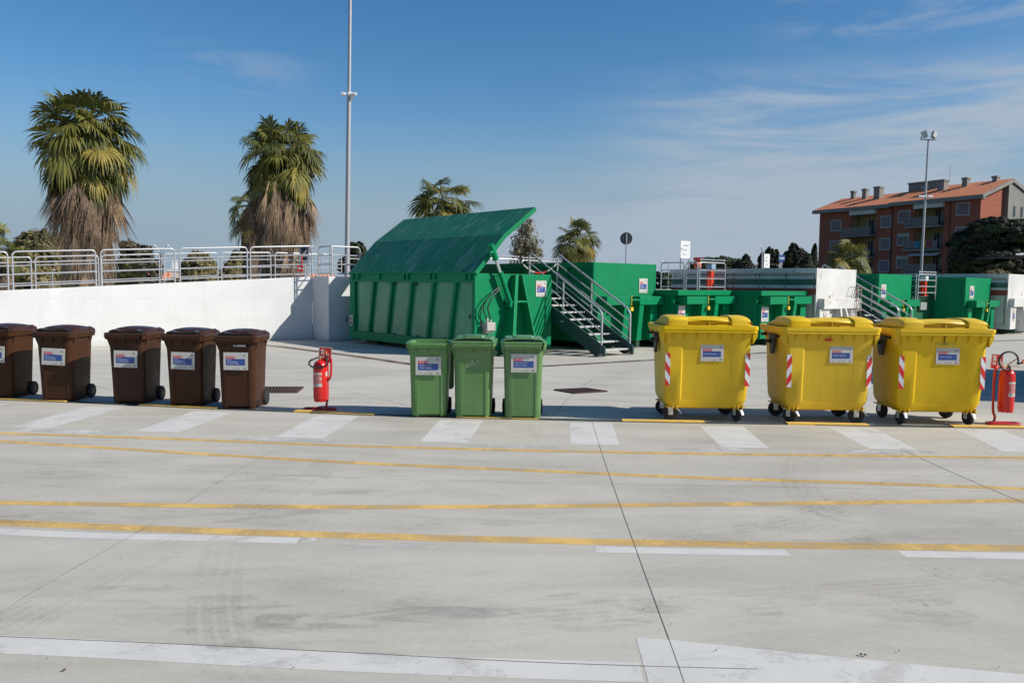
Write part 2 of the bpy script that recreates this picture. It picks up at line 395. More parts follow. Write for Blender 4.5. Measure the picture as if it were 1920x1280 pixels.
for pts in ([(500, 749), (600, 752), (760, 756)], [(560, 711), (660, 735), (770, 762)], [(1018, 742.5), (1100, 748), (1218, 757)], [(1110, 712), (1075, 738), (1040, 775)], [(180, 722), (215, 735)], [(500, 752.5), (610, 747), (760, 750)]):
    ribbon(jf, gl(pts), .02, .0018)
struct(jn.build('slab_joints', m_joint, smooth=0)); struct(jf.build('faint_slab_joints', m_jf, smooth=0))
# --- drain channel across the yard
dc = MB(); dch = [(300, 634), (480, 645.5), (590, 658), (690, 671), (800, 686), (900, 690), (1022, 686), (1130, 680), (1225, 674.5), (1420, 662), (1640, 649), (1880, 639), (1960, 636)]
ribbon(dc, gl(dch), .26, .0009)
m_ch, nt_, b_ = newmat('channel'); v_ = coords(nt_, (1, 1, 1), 'Object', False)
nt_.links.new(ramp(nt_, noise(nt_, v_, 1.7, 6, .7), [(.35, (.035, .03, .026)), (.5, (.13, .075, .045)), (.66, (.33, .30, .26))]), b_.inputs['Base Color']); b_.inputs['Roughness'].default_value = .9
struct(dc.build('drain_channel', m_ch, smooth=0))
# --- tyre marks: thin rubber films on the concrete
m_ty, nt_, b_ = newmat('tyre_rubber'); b_.inputs['Base Color'].default_value = (.13, .125, .12, 1); b_.inputs['Roughness'].default_value = .9
v_ = coords(nt_, (1, 1, 1), 'Object', False)
a_ = mmath(nt_, 'MULTIPLY', ramp(nt_, noise(nt_, v_, 1.6, 8, .75, .9), [(.42, (.05,) * 3), (.68, (1, 1, 1))]), ramp(nt_, noise(nt_, v_, 45, 3, .6), [(.35, (.01,) * 3), (.68, (.20,) * 3)]))
nt_.links.new(a_, b_.inputs['Alpha'])
ty = MB(); rng = random.Random(4)
def track(pts, w_, n=4):
    c = gl(pts)
    for k in range(n):
        off = (k / (n - 1) - .5) * w_ if n > 1 else 0
        q = []
        for i, p in enumerate(c):
            d = c[min(i + 1, len(c) - 1)] - c[max(i - 1, 0)]; d.z = 0; d.normalize(); q.append(p + Vector((-d.y, d.x, 0)) * off)
        ribbon(ty, q, w_ / n * .92, .0024 + .0002 * k)
track([(560, 950), (480, 975), (435, 1010), (415, 1060), (403, 1120), (405, 1180), (430, 1235), (480, 1290)], .22)
track([(640, 860), (560, 900), (480, 950), (400, 990), (300, 1030), (120, 1120), (-20, 1190)], .30, 5)
track([(1560, 842), (1510, 858), (1500, 885), (1505, 920), (1540, 960), (1600, 1000), (1720, 1050), (1940, 1120)], .26)
track([(1300, 1010), (1420, 995), (1520, 970), (1640, 925), (1740, 900), (1940, 880)], .30, 5)
track([(1200, 1005), (1330, 1000), (1480, 985), (1560, 968)], .34, 6)
track([(960, 1165), (1150, 1150), (1400, 1130), (1700, 1105), (1940, 1085)], .30, 6)
track([(1590, 842), (1760, 860), (1940, 858)], .2, 4)
track([(-20, 965), (100, 968), (230, 972)], .30, 6)
track([(975, 797), (978, 808), (990, 822)], .26, 6); track([(1000, 797), (1003, 808), (1012, 822)], .12, 3)
track([(1830, 806), (1855, 825), (1840, 850)], .2, 4)
track([(195, 842), (190, 858), (198, 872)], .14, 4)
track([(1690, 1125), (1720, 1145), (1770, 1165)], .2, 5)
track([(1085, 705), (1110, 718), (1160, 730), (1225, 745)], .2, 3)
struct(ty.build('tyre_marks', m_ty, smooth=0))
# --- oily smudges rubbed into the slab
m_sm, nt_, b_ = newmat('smudge'); b_.inputs['Base Color'].default_value = (.15, .15, .15, 1); b_.inputs['Roughness'].default_value = .85
tcg = coords(nt_, (1, 1, 1), 'Generated', False)
v_ = coords(nt_, (.8, 3.2, 1), 'Object', False)
nt_.links.new(mmath(nt_, 'MULTIPLY', ramp(nt_, noise(nt_, v_, 1.6, 8, .75, 1.0), [(.50, (0, 0, 0)), (.80, (1, 1, 1))]), .30), b_.inputs['Alpha'])
sm = MB()
for (px, py, wx, wy) in ((500, 1178, 1.0, .5), (250, 1108, .5, .2), (840, 1140, .7, .3), (650, 1158, 1.0, .4), (360, 1140, .9, .3), (600, 970, 1.2, .7), (950, 970, .6, .3), (1100, 1145, .8, .35), (1700, 1140, .6, .3), (130, 965, 1.6, .5), (1560, 1000, 1.2, .4), (120, 830, 1.2, .2), (60, 900, 1.0, .7), (1260, 1155, .8, .3), (1400, 1230, .7, .2), (215, 1212, .5, .12), (700, 1240, .5, .12), (640, 905, 1.5, .7)):
    c = G(px, py); n = 18; ph = rng.random() * 6
    pts = [(c.x + wx * .62 * math.cos(2 * math.pi * k / n) * (1 + .3 * math.sin(3 * 2 * math.pi * k / n + ph)), c.y + wy * .62 * math.sin(2 * math.pi * k / n) * (1 + .3 * math.sin(2 * 2 * math.pi * k / n + ph)), .0040) for k in range(n)]
    sm.add(pts, [tuple(range(n))])
struct(sm.build('smudges', m_sm, smooth=0))
# --- litter specks on the slab
lt = MB()
for k in range(55):
    c = G(rng.uniform(-10, 1930), rng.uniform(800, 1270)); s_ = rng.uniform(.0015, .0045)
    lt.lathe([(s_, 0), (s_ * .9, s_ * .5), (s_ * .3, s_ * .9)], (c.x, c.y, .008), n=5)
for (px, py) in ((121, 1258), (1622, 1230), (1614, 1229)):
    c = G(px, py); lt.lathe([(.007, 0), (.006, .004), (.002, .006)], (c.x, c.y, .008), n=7)
tag(lt.build('grit', mat('grit', (.07, .055, .045), .9), smooth=0), 'small dark bits of grit strewn over the concrete', 'grit', kind='stuff')
# --- drain grates
m_rust = mat('grate_rust', (.080, .046, .036), .85, .2, var=.5, scale=30); m_pit = mat('pit', (.012, .011, .01), .95)
m_lightcon = mat('grate_frame', (.42, .41, .39), .9)
def grate(name, pts, label):
    a, b, c, d = [G(*p) for p in pts]; o = thing(name, label, 'drain grate', (a + b + c + d) / 4, 0, 'drain grates'); ctr = (a + b + c + d) / 4
    def W(s, t, z=0): p = (a * (1 - s) + b * s) * (1 - t) + (d * (1 - s) + c * s) * t - ctr; return (p.x, p.y, z)
    pit = MB(); pit.quad(W(0, 0, .004), W(1, 0, .004), W(1, 1, .004), W(0, 1, .004)); pit.build('pit', m_pit, o, smooth=0)
    fr = MB(); 
    for p, q in ((W(0, 0, .012), W(1, 0, .012)), (W(1, 0, .012), W(1, 1, .012)), (W(1, 1, .012), W(0, 1, .012)), (W(0, 1, .012), W(0, 0, .012))): fr.bar(p, q, .035, .018)
    fr.build('frame', m_rust, o, smooth=0)
    br = MB()
    for k in range(1, 13): br.bar(W(k / 13, .03, .013), W(k / 13, .97, .013), .018, .012)
    for k in range(1, 5): br.bar(W(.02, k / 5, .0018), W(.98, k / 5, .0018), .024, .011)
    br.build('bars', m_rust, o, smooth=0)
grate('drain_grate', [(484, 736.5), (556, 736.5), (568, 727), (484, 727)], 'rusty square drain grate in the yard behind the brown bins, by the left fire extinguisher')
grate('drain_grate', [(1078, 738), (1138, 734.5), (1098, 728.8), (1040, 731.5)], 'rusty diamond-turned drain grate in the yard between green bins and yellow containers')
# ================================================================= wheelie bins
m_rub = mat('rubber', (.018, .018, .019), .75, var=.2)
m_blk = mat('black_plastic', (.016, .016, .017), .45)
m_steel = mat('galvanised', (.46, .48, .50), .42, .55, var=.10, scale=12)
m_card = mat('sticker_white', (.50, .485, .44), .4, var=.08, scale=9)
m_red = mat('sticker_red', (.50, .035, .03), .4, var=.05); m_blue = mat('sticker_blue', (.03, .075, .26), .4, var=.05)
m_ink = mat('sticker_ink', (.75, .75, .75), .5, var=.02); m_grey = mat('sticker_grey', (.22, .21, .21), .5, var=.1)
m_print = mat('hot_print', (.62, .62, .60), .5, var=.1)
STK = [m_card, m_red, m_blue, m_ink, m_grey]
def sticker(parent, w, h, code, lines, loc, rotz=0, tilt=0, name='label', portrait=False):
    s = MB(); t = .003
    s.box(-w / 2, w / 2, -t, 0, -h / 2, h / 2, 0)
    y1, y2 = -t - .0012, -t - .0024
    bw = .78 * w; bx = -w / 2 + .10 * w; bh = .35 * h if len(lines) < 3 else .37 * h; bz = -.24 * h if not portrait else -.30 * h
    if portrait: bh = .42 * h
    s.quad((bx, y1, bz), (bx + bw, y1, bz), (bx + bw, y1, bz + bh), (bx, y1, bz + bh), 2)
    rz = bz + bh; rh = .15 * h; rw = .38 * w
    s.quad((bx, y1, rz), (bx + rw, y1, rz), (bx + rw, y1, rz + rh), (bx, y1, rz + rh), 1)
    s.text(code, bx + .03 * w, rz + rh * .22, rh * .86, y2, 3)
    n = len(lines); ls = bh / (n + .5)
    for k, tx in enumerate(lines):
        s.text(tx, bx + .05 * w, bz + bh - ls * (k + 1) + .16 * ls, min(ls * .72, bh * .30, 1.15 * bw / len(tx)), y2, 3)
    s.text('APPA', -w * .37, -h * .43, h * .06, y2, 4); s.text('COMUNE', -w * .14, -h * .43, h * .06, y2, 4)
    s.prism([(w * .07, -h * .43), (w * .17, -h * .43), (w * .12, -h * .37)], y2, y1, 'y', 4)
    s.text('3', w * .30, -h * .44, h * .13, y2, 4); s.prism([(w * .36, -h * .43), (w * .42, -h * .43), (w * .42, -h * .33), (w * .37, -h * .35)], y2, y1, 'y', 4)
    s.prism([(w * .30, h * .30), (w * .42, h * .30), (w * .36, h * .40)], y2, y1, 'y', 4)
    o = s.build(name, STK, parent, loc, rotz, smooth=0); o.rotation_euler.y = tilt
    return o
def rrect(w, d, r, z, y0=0, rec=0.0, rw=.3, k=4):
    """ring, counter-clockwise from the front left; front is -y with an optional recess"""
    x, y = w / 2, d / 2; pts = []
    def arc(cx, cy, a0):
        for j in range(k + 1):
            a = a0 + math.pi / 2 * j / k; pts.append((cx + r * math.cos(a), y0 + cy + r * math.sin(a), z))
    arc(-x + r, -y + r, math.pi)
    f = -y + y0; rw2 = min(rw, x - r - .012) if rw else .1
    pts += [(-rw2 - .010, f, z), (-rw2, f + rec, z), (0, f + rec, z), (rw2, f + rec, z), (rw2 + .030, f, z)]
    arc(x - r, -y + r, 1.5 * math.pi); arc(x - r, y - r, 0); arc(-x + r, y - r, .5 * math.pi)
    return pts
def wheelie(label, cat, group, mb_, ml_, mg_, lines, code, lid='closed', name='wheelie_bin', arched=True):
    o = thing(name, label, cat, group=group)
    b = MB()
    prof = [(.02, .440, .50, .03), (.05, .458, .515, .03), (.30, .470, .535, .03), (.60, .484, .565, .028), (.74, .492, .578, .014), (.80, .496, .582, .002), (.915, .502, .590, 0)]
    rings = [rrect(w_, d_, .068, z, .02, rec * 1.25, .125) for z, w_, d_, rec in prof]
    inner = [rrect(w_ - .012, d_ - .012, .06, z, .02, 0, .125) for z, w_, d_, rec in reversed(prof[1:])]
    b.loft(rings + inner, True, True)
    b.build('body', mb_, o, smooth=35)
    r = MB()     # rim with its stepped flange
    A = [rrect(.50, .60, .05, .905, .015), rrect(.566, .668, .055, .912, .005), rrect(.566, .668, .055, .938, .005), rrect(.580, .682, .055, .940, .003), rrect(.580, .682, .055, .966, .003), rrect(.48, .57, .04, .966, .015), rrect(.476, .565, .04, .905, .015)]
    r.loft(A, False, False)
    for x in (-.15, 0, .15): r.prism([(x - .003, .905), (x + .003, .905), (x + .003, .86), (x, .85)], -.292, -.266, 'y')
    for sx in (-1, 1):   # lift pockets at the rim's corners
        r.prism([(sx * .243, .905), (sx * .286, .905), (sx * .246, .80), (sx * .232, .80)], -.225, -.16, 'y')
        r.prism([(sx * .243, .905), (sx * .27, .905), (sx * .246, .82)], .20, .26, 'y')
    r.build('rim', mb_, o, smooth=35)
    pr = MB()        # printed lines above the sticker
    pr.text('COMUNE', 0, .720, .014, -.2715, 0, align='CENTER'); pr.text('RACCOLTA DIFFERENZIATA', 0, .700, .013, -.2715, 0, align='CENTER')
    if lines is None:
        pr.text('CARTA VETRO', 0, .682, .012, -.2715, 0, align='CENTER'); pr.text('RIFIUTI', -.06, .664, .013, -.2715, 0, align='CENTER')
    pr.build('printed_text', m_print, o, smooth=0)
    pr = MB(); pr.lathe([(.010, 0), (.010, .001)], (-.01, -.272, .745), 'y', 8); pr.build('printed_emblem', m_print, o, smooth=0)
    pr = MB(); pr.lathe([(.009, 0), (.009, .001)], (.062, -.272, .748), 'y', 6); pr.build('printed_emblem', m_print, o, smooth=0)
    for sx in (-1, 1):
        w_ = MB(); w_.lathe([(.045, -.028), (.094, -.026), (.102, -.016), (.102, .016), (.094, .026), (.045, .028)], (0, 0, 0), 'x', 20)
        wo = w_.build('wheel', m_rub, o, (sx * .238, .245, .104), smooth=40)
        h = MB(); h.lathe([(.044, -.031), (.044, .031)], (0, 0, 0), 'x', 12); h.build('hub', m_blk, wo, smooth=40)
    ax = MB(); ax.tube([(-.225, .235, .104), (.225, .235, .104)], .011); ax.build('axle', m_steel, o)
    hd = MB(); hd.tube([(-.20, .30, .945), (-.20, .37, .955), (.20, .37, .955), (.20, .30, .945)], .014); 
    for x in (-.1, .03, .12): hd.box(x - .01, x + .01, .30, .37, .935, .955)
    hd.build('handle', mb_, o)
    ld = MB()
    ld.loft([rrect(.574, .676, .05, 0, 0), rrect(.580, .680, .05, .006, 0), rrect(.580, .680, .05, .024, 0), rrect(.560, .655, .05, .032, 0)], True, True)
    if arched:
        def dome(y, hgt, wd): return [(wd * math.cos(math.pi * (1 - j / 10)) , y, .030 + hgt * math.sin(math.pi * j / 10) ** .62) for j in range(11)]
        ld.loft([dome(y, h_, w2) for y, h_, w2 in ((-.205, .012, .245), (-.17, .052, .262), (-.05, .074, .268), (.10, .078, .268), (.22, .066, .262), (.30, .040, .25), (.325, .008, .24))], True, True, close=False)
        ld.prism([(-.285, .024), (-.245, .024), (-.20, .068), (-.215, .078), (-.275, .045)], .18, .31, 'y'); ld.prism([(.285, .024), (.245, .024), (.20, .068), (.215, .078), (.275, .045)], .18, .31, 'y')
    else:
        ld.loft([rrect(.52, .60, .05, .030, .02), rrect(.50, .58, .05, .050, .02), rrect(.46, .54, .05, .056, .02)], False, True)
        ld.loft([rrect(.28, .36, .04, .052, .07), rrect(.26, .34, .04, .088, .07)], False, True); ld.loft([rrect(.50, .48, .05, .050, .06), rrect(.46, .44, .05, .074, .06)], False, True)
    lo_ = ld.build('lid', ml_, o, (0, .003, .968), smooth=38)
    lo_.location.y = .003
    hp = MB()        # wave-shaped grip over a black block painting the shade of the hand slot
    zb = .030
    wave = [(-.250, .016), (-.22, .036), (-.13, .042), (-.085, .066), (.085, .066), (.13, .042), (.22, .036), (.250, .016)]
    if arched: wave = [(-.225, .030), (-.17, .052), (-.06, .034), (.0, .030), (.06, .034), (.17, .052), (.225, .030)]; wave = [(x * .95, z * .9) for x, z in wave]
    top = [(x, z + zb) for x, z in wave]; bot = [(x, z + zb - .012) for x, z in reversed(wave)]
    hp.prism(top + bot, -.315, -.19, 'y')
    gp = hp.build('grip', mg_ or ml_, lo_, smooth=30)
    pk = MB(); pk.box(-.225, .225, -.290, -.20, .0325, .060); pk.build('slot_shade', m_blk, lo_, smooth=0)
    if lid == 'open':
        lo_.location = (0, .385, .93); lo_.rotation_euler.x = R(-262)
        for ch in lo_.children: pass
        # swing about the hinge at the back edge of the lid
        piv = Vector((0, .335, .0)); rot = Matrix.Rotation(R(-262), 4, 'X')
        lo_.location = Vector((0, .375, .955)) - (rot @ piv)
    if lines: sticker(o, .325, .235, code, lines, (-.004, -.2765, .645))
    return o
m_br = mat('brown_plastic', (.049, .0185, .0075), .46, var=.10, scale=4, bump=.05, spec=.2, dirt=(.085, .05, .032), dirt_amt=.25, dirt_scale=2.2, rnd=.16, scuff=(.16, .105, .075))
m_brg = mat('brown_grip', (.030, .016, .012), .22, var=.1)
m_brl = mat('brown_lid', (.048, .018, .008), .26, var=.08, scale=4, bump=.04)
m_gr = mat('green_plastic', (.112, .240, .072), .42, var=.09, scale=4, bump=.05, dirt=(.17, .24, .13), dirt_amt=.35, dirt_scale=2.2, rnd=.14, scuff=(.24, .32, .20))
m_grl = mat('green_lid', (.105, .235, .085), .26, var=.08, scale=4, bump=.04)
LB = ['RIFIUTI', 'BIODEGRADABILI', 'DI CUCINE E MENSE']
def stand_at(pxl, pxr, pyb, half):   # where the front foot of a bin touches the ground
    a = G((pxl + pxr) / 2, pyb); return Vector((a.x, a.y + half, 0))
rootb = wheelie('second brown wheelie bin from the left, its sticker set slightly askew', 'wheelie bin', 'brown wheelie bins along the kerb', m_br, m_brl, m_brg, LB, '20 01 08')
browns = [(-6, 748, 0), (106, 753.5, 0), (241, 758, -.8), (348, 763, -1.2), (445, 768, 1.0)]
blabs = ['leftmost brown wheelie bin, cut off by the left edge of the picture', None,
         'brown wheelie bin standing alone in the middle of the brown row, gaps on both sides',
         'brown wheelie bin tucked close behind the lid of the rightmost brown bin',
         'rightmost brown wheelie bin, with a pale scuffed strip under its lid']
for (px, py, rz), lb in zip(browns, blabs):
    p = G(px, py); loc = (p.x, p.y + .24, 0)
    if lb is None: rootb.location = loc; last2 = rootb
    else:
        d = dup(rootb, loc, R(rz), lb)
        for ch in d.children:
            if ch.name.startswith('label'): ch.rotation_euler.y = R(random.Random(px).uniform(-2.5, 2.5)); ch.location.z += random.Random(px + 1).uniform(-.025, .025)
        for ch in d.children:
            if ch.name.startswith('lid'): ch.rotation_euler.x = R(random.Random(px + 2).uniform(-.8, .2)); ch.rotation_euler.z = R(random.Random(px + 3).uniform(-.9, .9)); ch.location.z += .003
        if 'scuffed' in lb:
            t = MB(); t.box(-.09, .07, -.003, 0, -.012, .012); t.build('tape_strip', m_card, d, (.06, -.275, .865), smooth=0)
for ch in rootb.children:
    if ch.name.startswith('label'): ch.rotation_euler.y = R(2.5)
LG = ['IMBALLAGGI IN VETRO', 'LATTA / LATTINE']
g1 = wheelie('green wheelie bin left standing open, its lid hanging down behind, leftmost green', 'wheelie bin', 'green wheelie bins along the kerb', m_gr, m_grl, None, LG, '15 01 06', 'open', arched=False)
g2 = wheelie('middle green wheelie bin, the one without a sticker', 'wheelie bin', 'green wheelie bins along the kerb', m_gr, m_grl, None, None, '', arched=False)
g3 = wheelie('rightmost green wheelie bin, closed, with a sticker on its front', 'wheelie bin', 'green wheelie bins along the kerb', m_gr, m_grl, None, LG, '15 01 06', arched=False)
for o_, px, py, rz in ((g1, 803, 783, 1.5), (g2, 887, 785, -1), (g3, 980, 787, 0)):
    p = G(px, py); o_.location = (p.x, p.y + .24, 0); o_.rotation_euler.z = R(rz)
for ch in g3.children:
    if ch.name.startswith('label'): ch.location.z += .085; ch.location.x += .01; ch.location.y -= .003
for ch in g1.children:
    if ch.name.startswith('label'): ch.location.z += .03

# ================================================================= four-wheeled yellow paper containers
m_ye = mat('yellow_plastic', (.72, .465, .016), .42, var=.05, scale=3, bump=.04, spec=.25, dirt=(.58, .36, .02), dirt_amt=.35, dirt_scale=1.6, rnd=.06, scuff=(.62, .46, .12))
m_yel = mat('yellow_lid', (.74, .49, .020), .38, var=.05, scale=3, bump=.04, spec=.3, dirt=(.56, .38, .04), dirt_amt=.4, dirt_scale=2, rnd=.06)
m_rw = mat('reflector_white', (.70, .70, .70), .3, var=.06); m_rr = mat('reflector_red', (.62, .025, .02), .3, var=.08)
m_chrome = mat('zinc', (.62, .63, .62), .35, .7, var=.1); m_pedal = mat('pedal', (.75, .75, .73), .4)
def caster(parent, x, y, brake, rot):
    c = MB(); c.lathe([(.03, -.024), (.088, -.024), (.100, -.014), (.100, .014), (.088, .024), (.03, .024)], (0, 0, 0), 'x', 22)
    wo = c.build('caster', m_rub, parent, (x, y, .101), rot)
    f = MB()
    f.box(-.040, -.034, -.025, .035, -.02, .075); f.box(.034, .040, -.025, .035, -.02, .075); f.box(-.050, .050, -.045, .055, .072, .082)
    f.lathe([(.02, -.045), (.02, .045)], (0, 0, 0), 'x', 10); f.lathe([(.04, .08), (.04, .095)], (0, 0.0, 0), 'z', 12)
    f.build('fork', m_chrome, wo, smooth=40, bevel=.002)
    if brake:
        b = MB(); b.prism([(-.10, .055), (-.02, .085), (-.02, .070), (-.11, .020), (-.125, -.005), (-.135, .0)], -.018, .018, 'x'); b.build('brake_pedal', m_pedal, wo, smooth=40, bevel=.003)
def strip(parent, x, y, z0, z1, w_, flip, rz=0):
    s = MB(); h = z1 - z0; t = .003; n = 5; s.box(-w_ / 2, w_ / 2, -t, 0, 0, h, 0)
    k = -1; step = h / 3.9; y_ = -t - .0012
    zz = -step
    def clipz(poly):   # clip to 0..h
        def cut(pl, val, keep_above):
            out = []
            for i in range(len(pl)):
                a, b = pl[i], pl[(i + 1) % len(pl)]; ia = (a[1] >= val) == keep_above or a[1] == val; ib = (b[1] >= val) == keep_above or b[1] == val
                if ia: out.append(a)
                if ia != ib:
                    tt = (val - a[1]) / (b[1] - a[1]); out.append((a[0] + tt * (b[0] - a[0]), val))
            return out
        q = cut(poly, 0, True)
        return cut(q, h, False) if len(q) > 2 else []
    zz = -2 * step
    while zz < h + 2 * step:
        a = step * .9 * flip
        q = clipz([(-w_ / 2, zz), (w_ / 2, zz - a), (w_ / 2, zz - a + step * .98), (-w_ / 2, zz + step * .98)])
        if len(q) > 2: s.add([(p[0], y_, p[1]) for p in q], [tuple(range(len(q)))], 1)
        zz += 2 * step
    s.build('reflective_strip', [m_rw, m_rr], parent, (x, y, z0), rz, smooth=0)
def crect(w_, d_, c, z, y0=0, rec=0, rw=.34):   # ring with cut corners
    x, y = w_ / 2, d_ / 2
    return [(-x, -y + c + y0, z), (-x + .01, -y + c * .5 + y0, z), (-x + c, -y + y0, z), (-rw - .02, -y + y0, z), (-rw, -y + rec + y0, z), (rw, -y + rec + y0, z), (rw + .05, -y + y0, z), (x - c, -y + y0, z), (x - .01, -y + c * .5 + y0, z), (x, -y + c + y0, z),
            (x, y - c + y0, z), (x - c, y + y0, z), (-x + c, y + y0, z), (-x, y - c + y0, z)]
def paper_bin(label, extras, flip=1):
    o = thing('paper_container', label, 'waste container', group='yellow paper containers along the kerb')
    b = MB()
    b.loft([crect(.92, .56, .04, .165), crect(1.02, .66, .05, .185), crect(1.10, .72, .05, .25, 0, .010), crect(1.13, .76, .05, .30, 0, .014), crect(1.17, .80, .05, .70, 0, .014), crect(1.19, .82, .05, .98, 0, .012), crect(1.20, .83, .05, 1.01, 0, 0), crect(1.235, .86, .05, 1.145)], True, True)
    for sx in (-1, 1):
        for dx in (0, .05, .11): b.box(sx * (.40 + dx) - .004, sx * (.40 + dx) + .004, -.36, -.28, .158, .215)
        b.box(sx * .46 - .10, sx * .46 + .10, -.34, -.20, .185, .195); b.box(sx * .46 - .10, sx * .46 + .10, .20, .34, .185, .195)
    b.build('body', m_ye, o, smooth=30, bevel=.008)
    r = MB(); r.loft([crect(1.24, .87, .06, 1.135), crect(1.335, .95, .06, 1.145), crect(1.335, .95, .06, 1.175), crect(1.355, .965, .06, 1.18), crect(1.355, .965, .06, 1.225), crect(1.20, .85, .05, 1.225)], False, False)
    for k in range(7):
        x = -.48 + k * .16; r.prism([(-.475, 1.145), (-.43, 1.145), (-.415, 1.05), (-.425, 1.05)], x - .003, x + .003, 'x')
    for sx in (-1, 1):
        r.prism([(sx * .60, 1.145), (sx * .665, 1.145), (sx * .66, 1.09), (sx * .605, 1.0)], -.43, -.33, 'y'); r.prism([(sx * .60, 1.145), (sx * .66, 1.145), (sx * .605, 1.02)], .30, .36, 'y')
    r.build('rim', m_ye, o, smooth=30, bevel=.003)
    ld = MB()   # cylinder-section lid
    def sec(x, k=1.0, back=.42, front=-.455, h=.125):
        pts = []
        for j in range(15):
            t = j / 14; y = front + (back - front) * t; pts.append((x, y, 1.226 + h * k * (math.sin(math.pi * min(1, .16 + t * .86)) ** .8)))
        return pts
    ld.loft([sec(-.585, .45), sec(-.565, .75), sec(-.52, .80), sec(.52, .80), sec(.565, .75), sec(.585, .45)], True, True, close=False)
    ld.build('lid', m_yel, o, smooth=40)
    for sx in (-1, 1):      # two raised shoulders
        fl = MB()
        def blk(x, z, f0): return [(x, -.462 + f0, 1.226), (x, -.452 + f0, 1.226 + z * .62), (x, -.41 + f0, 1.226 + z * .80), (x, -.26, 1.226 + z * .98), (x, -.10, 1.226 + z), (x, .12, 1.226 + z * .9), (x, .20, 1.226)]
        xs = [.300, .310, .50, .555, .578]; zs = [.120, .128, .128, .112, .05]; ff = [0, 0, 0, .01, .05]
        rings = [blk(sx * x, z, f_) for x, z, f_ in zip(xs, zs, ff)]
        if sx < 0: rings = rings[::-1]
        fl.loft(rings, True, True)
        fl.build('lid_shoulder', m_yel, o, smooth=35, bevel=.006)
    vi = MB()   # grip visor between the shoulders
    vi.loft([[(-.30 + .6 * t, -.455 + .05 * (1 - math.sin(math.pi * t)), 1.286 + .010 * math.sin(math.pi * t)) for t in [j / 12 for j in range(13)]] + [(.30 - .6 * t, -.30, 1.315 + .012 * math.sin(math.pi * t)) for t in [j / 12 for j in range(13)]],
             [(-.30 + .6 * t, -.445 + .05 * (1 - math.sin(math.pi * t)), 1.300 + .012 * math.sin(math.pi * t)) for t in [j / 12 for j in range(13)]] + [(.30 - .6 * t, -.29, 1.332 + .012 * math.sin(math.pi * t)) for t in [j / 12 for j in range(13)]]])
    vi.hexa([(-.30, -.43, 1.226), (.30, -.43, 1.226), (.30, -.30, 1.226), (-.30, -.30, 1.226), (-.30, -.405, 1.289), (.30, -.405, 1.289), (.30, -.30, 1.300), (-.30, -.30, 1.300)]); vi.box(-.006, .006, -.45, -.31, 1.226, 1.292); vi.box(.10, .24, -.462, -.452, 1.226, 1.246); vi.box(-.30, .30, -.463, -.459, 1.224, 1.236)
    vi.build('visor', m_yel, o, smooth=40)
    for k, (x, y, br, ro) in enumerate(((-.46, -.27, 1, extras['rot'][0]), (.46, -.27, 1, extras['rot'][1]), (-.46, .27, 0, extras['rot'][2]), (.46, .27, 0, extras['rot'][3]))): caster(o, x, y, br, R(ro))
    for sx in (-1, 1):      # side trunnions and lid pedal linkage
        tr = MB()
        tr.tube([(sx * .60, 0.05, 1.02), (sx * .71, .05, 1.02)], .025)
        tr.tube([(sx * .63, -.25, 1.10), (sx * .72, -.25, 1.10)], .020); tr.tube([(sx * .63, .25, 1.10), (sx * .72, .25, 1.10)], .020)
        a = sx * .625; b2 = sx * .655
        pl = [(-.13, 1.12), (.13, 1.12), (.05, .86), (-.05, .86)]
        tr.prism(pl, min(a, b2), max(a, b2), 'x')
        tr.build('trunnion', m_blk, o, smooth=40, bevel=.004)
    strip(o, -.545, -.404, .47, .88, .062, 1 * flip, R(-2)); strip(o, .548, -.404, .47, .88, .062, 1 * flip, R(6))
    sticker(o, .29, .207, '20 01 01', ['CARTA E CARTONE'], (extras['sx'], -.3995, .885))
    for ch in o.children:          # a little narrower than first drawn
        ch.location.x *= .92
        if ch.name.split('.')[0] in ('body', 'rim', 'lid', 'lid_shoulder', 'visor', 'trunnion'):
            for v in ch.data.vertices: v.co.x *= .92
    return o
yb = [('leftmost yellow paper container with three-shelf lid, standing right of the green bins', 1320, 789.5, dict(rot=(85, 20, 70, 75), sx=.06), 1, 0),
      ('middle yellow paper container, with a small red patch under its rim', 1544, 793, dict(rot=(35, 78, 80, 80), sx=.16), -1, .5),
      ('rightmost yellow paper container, with faint green handwriting and a hook mark under the rim', 1754, 796.5, dict(rot=(5, 8, 15, 30), sx=.07), 1, -1)]
yo = []
for lb, px, py, ex, fl_, rz in yb:
    o_ = paper_bin(lb.replace(' with three-shelf lid', ' with plain front'), ex, fl_); p = G(px, py); o_.location = (p.x, p.y + .30, 0); o_.rotation_euler.z = R(rz); yo.append(o_)
t = MB(); t.prism([(-.055, -.014), (.035, -.014), (.055, .014), (-.035, .014)], -.003, 0, 'y'); t.build('red_patch', m_rr, yo[1], (-.03, -.4375, 1.07), smooth=0)
t = MB(); t.text('MONETTE', 0, 0, .055, 0, 0, align='CENTER'); t.build('handwriting', mat('green_ink', (.28, .36, .10), .6), yo[2], (.02, -.4365, 1.01), smooth=0)
t = MB(); t.tube([(0, 0, .05), (0, 0, -.03), (.012, 0, -.05), (.035, 0, -.05)], .006, 6); t.build('hook', mat('rust_dark', (.09, .05, .03), .8), yo[2], (-.005, -.444, 1.085))
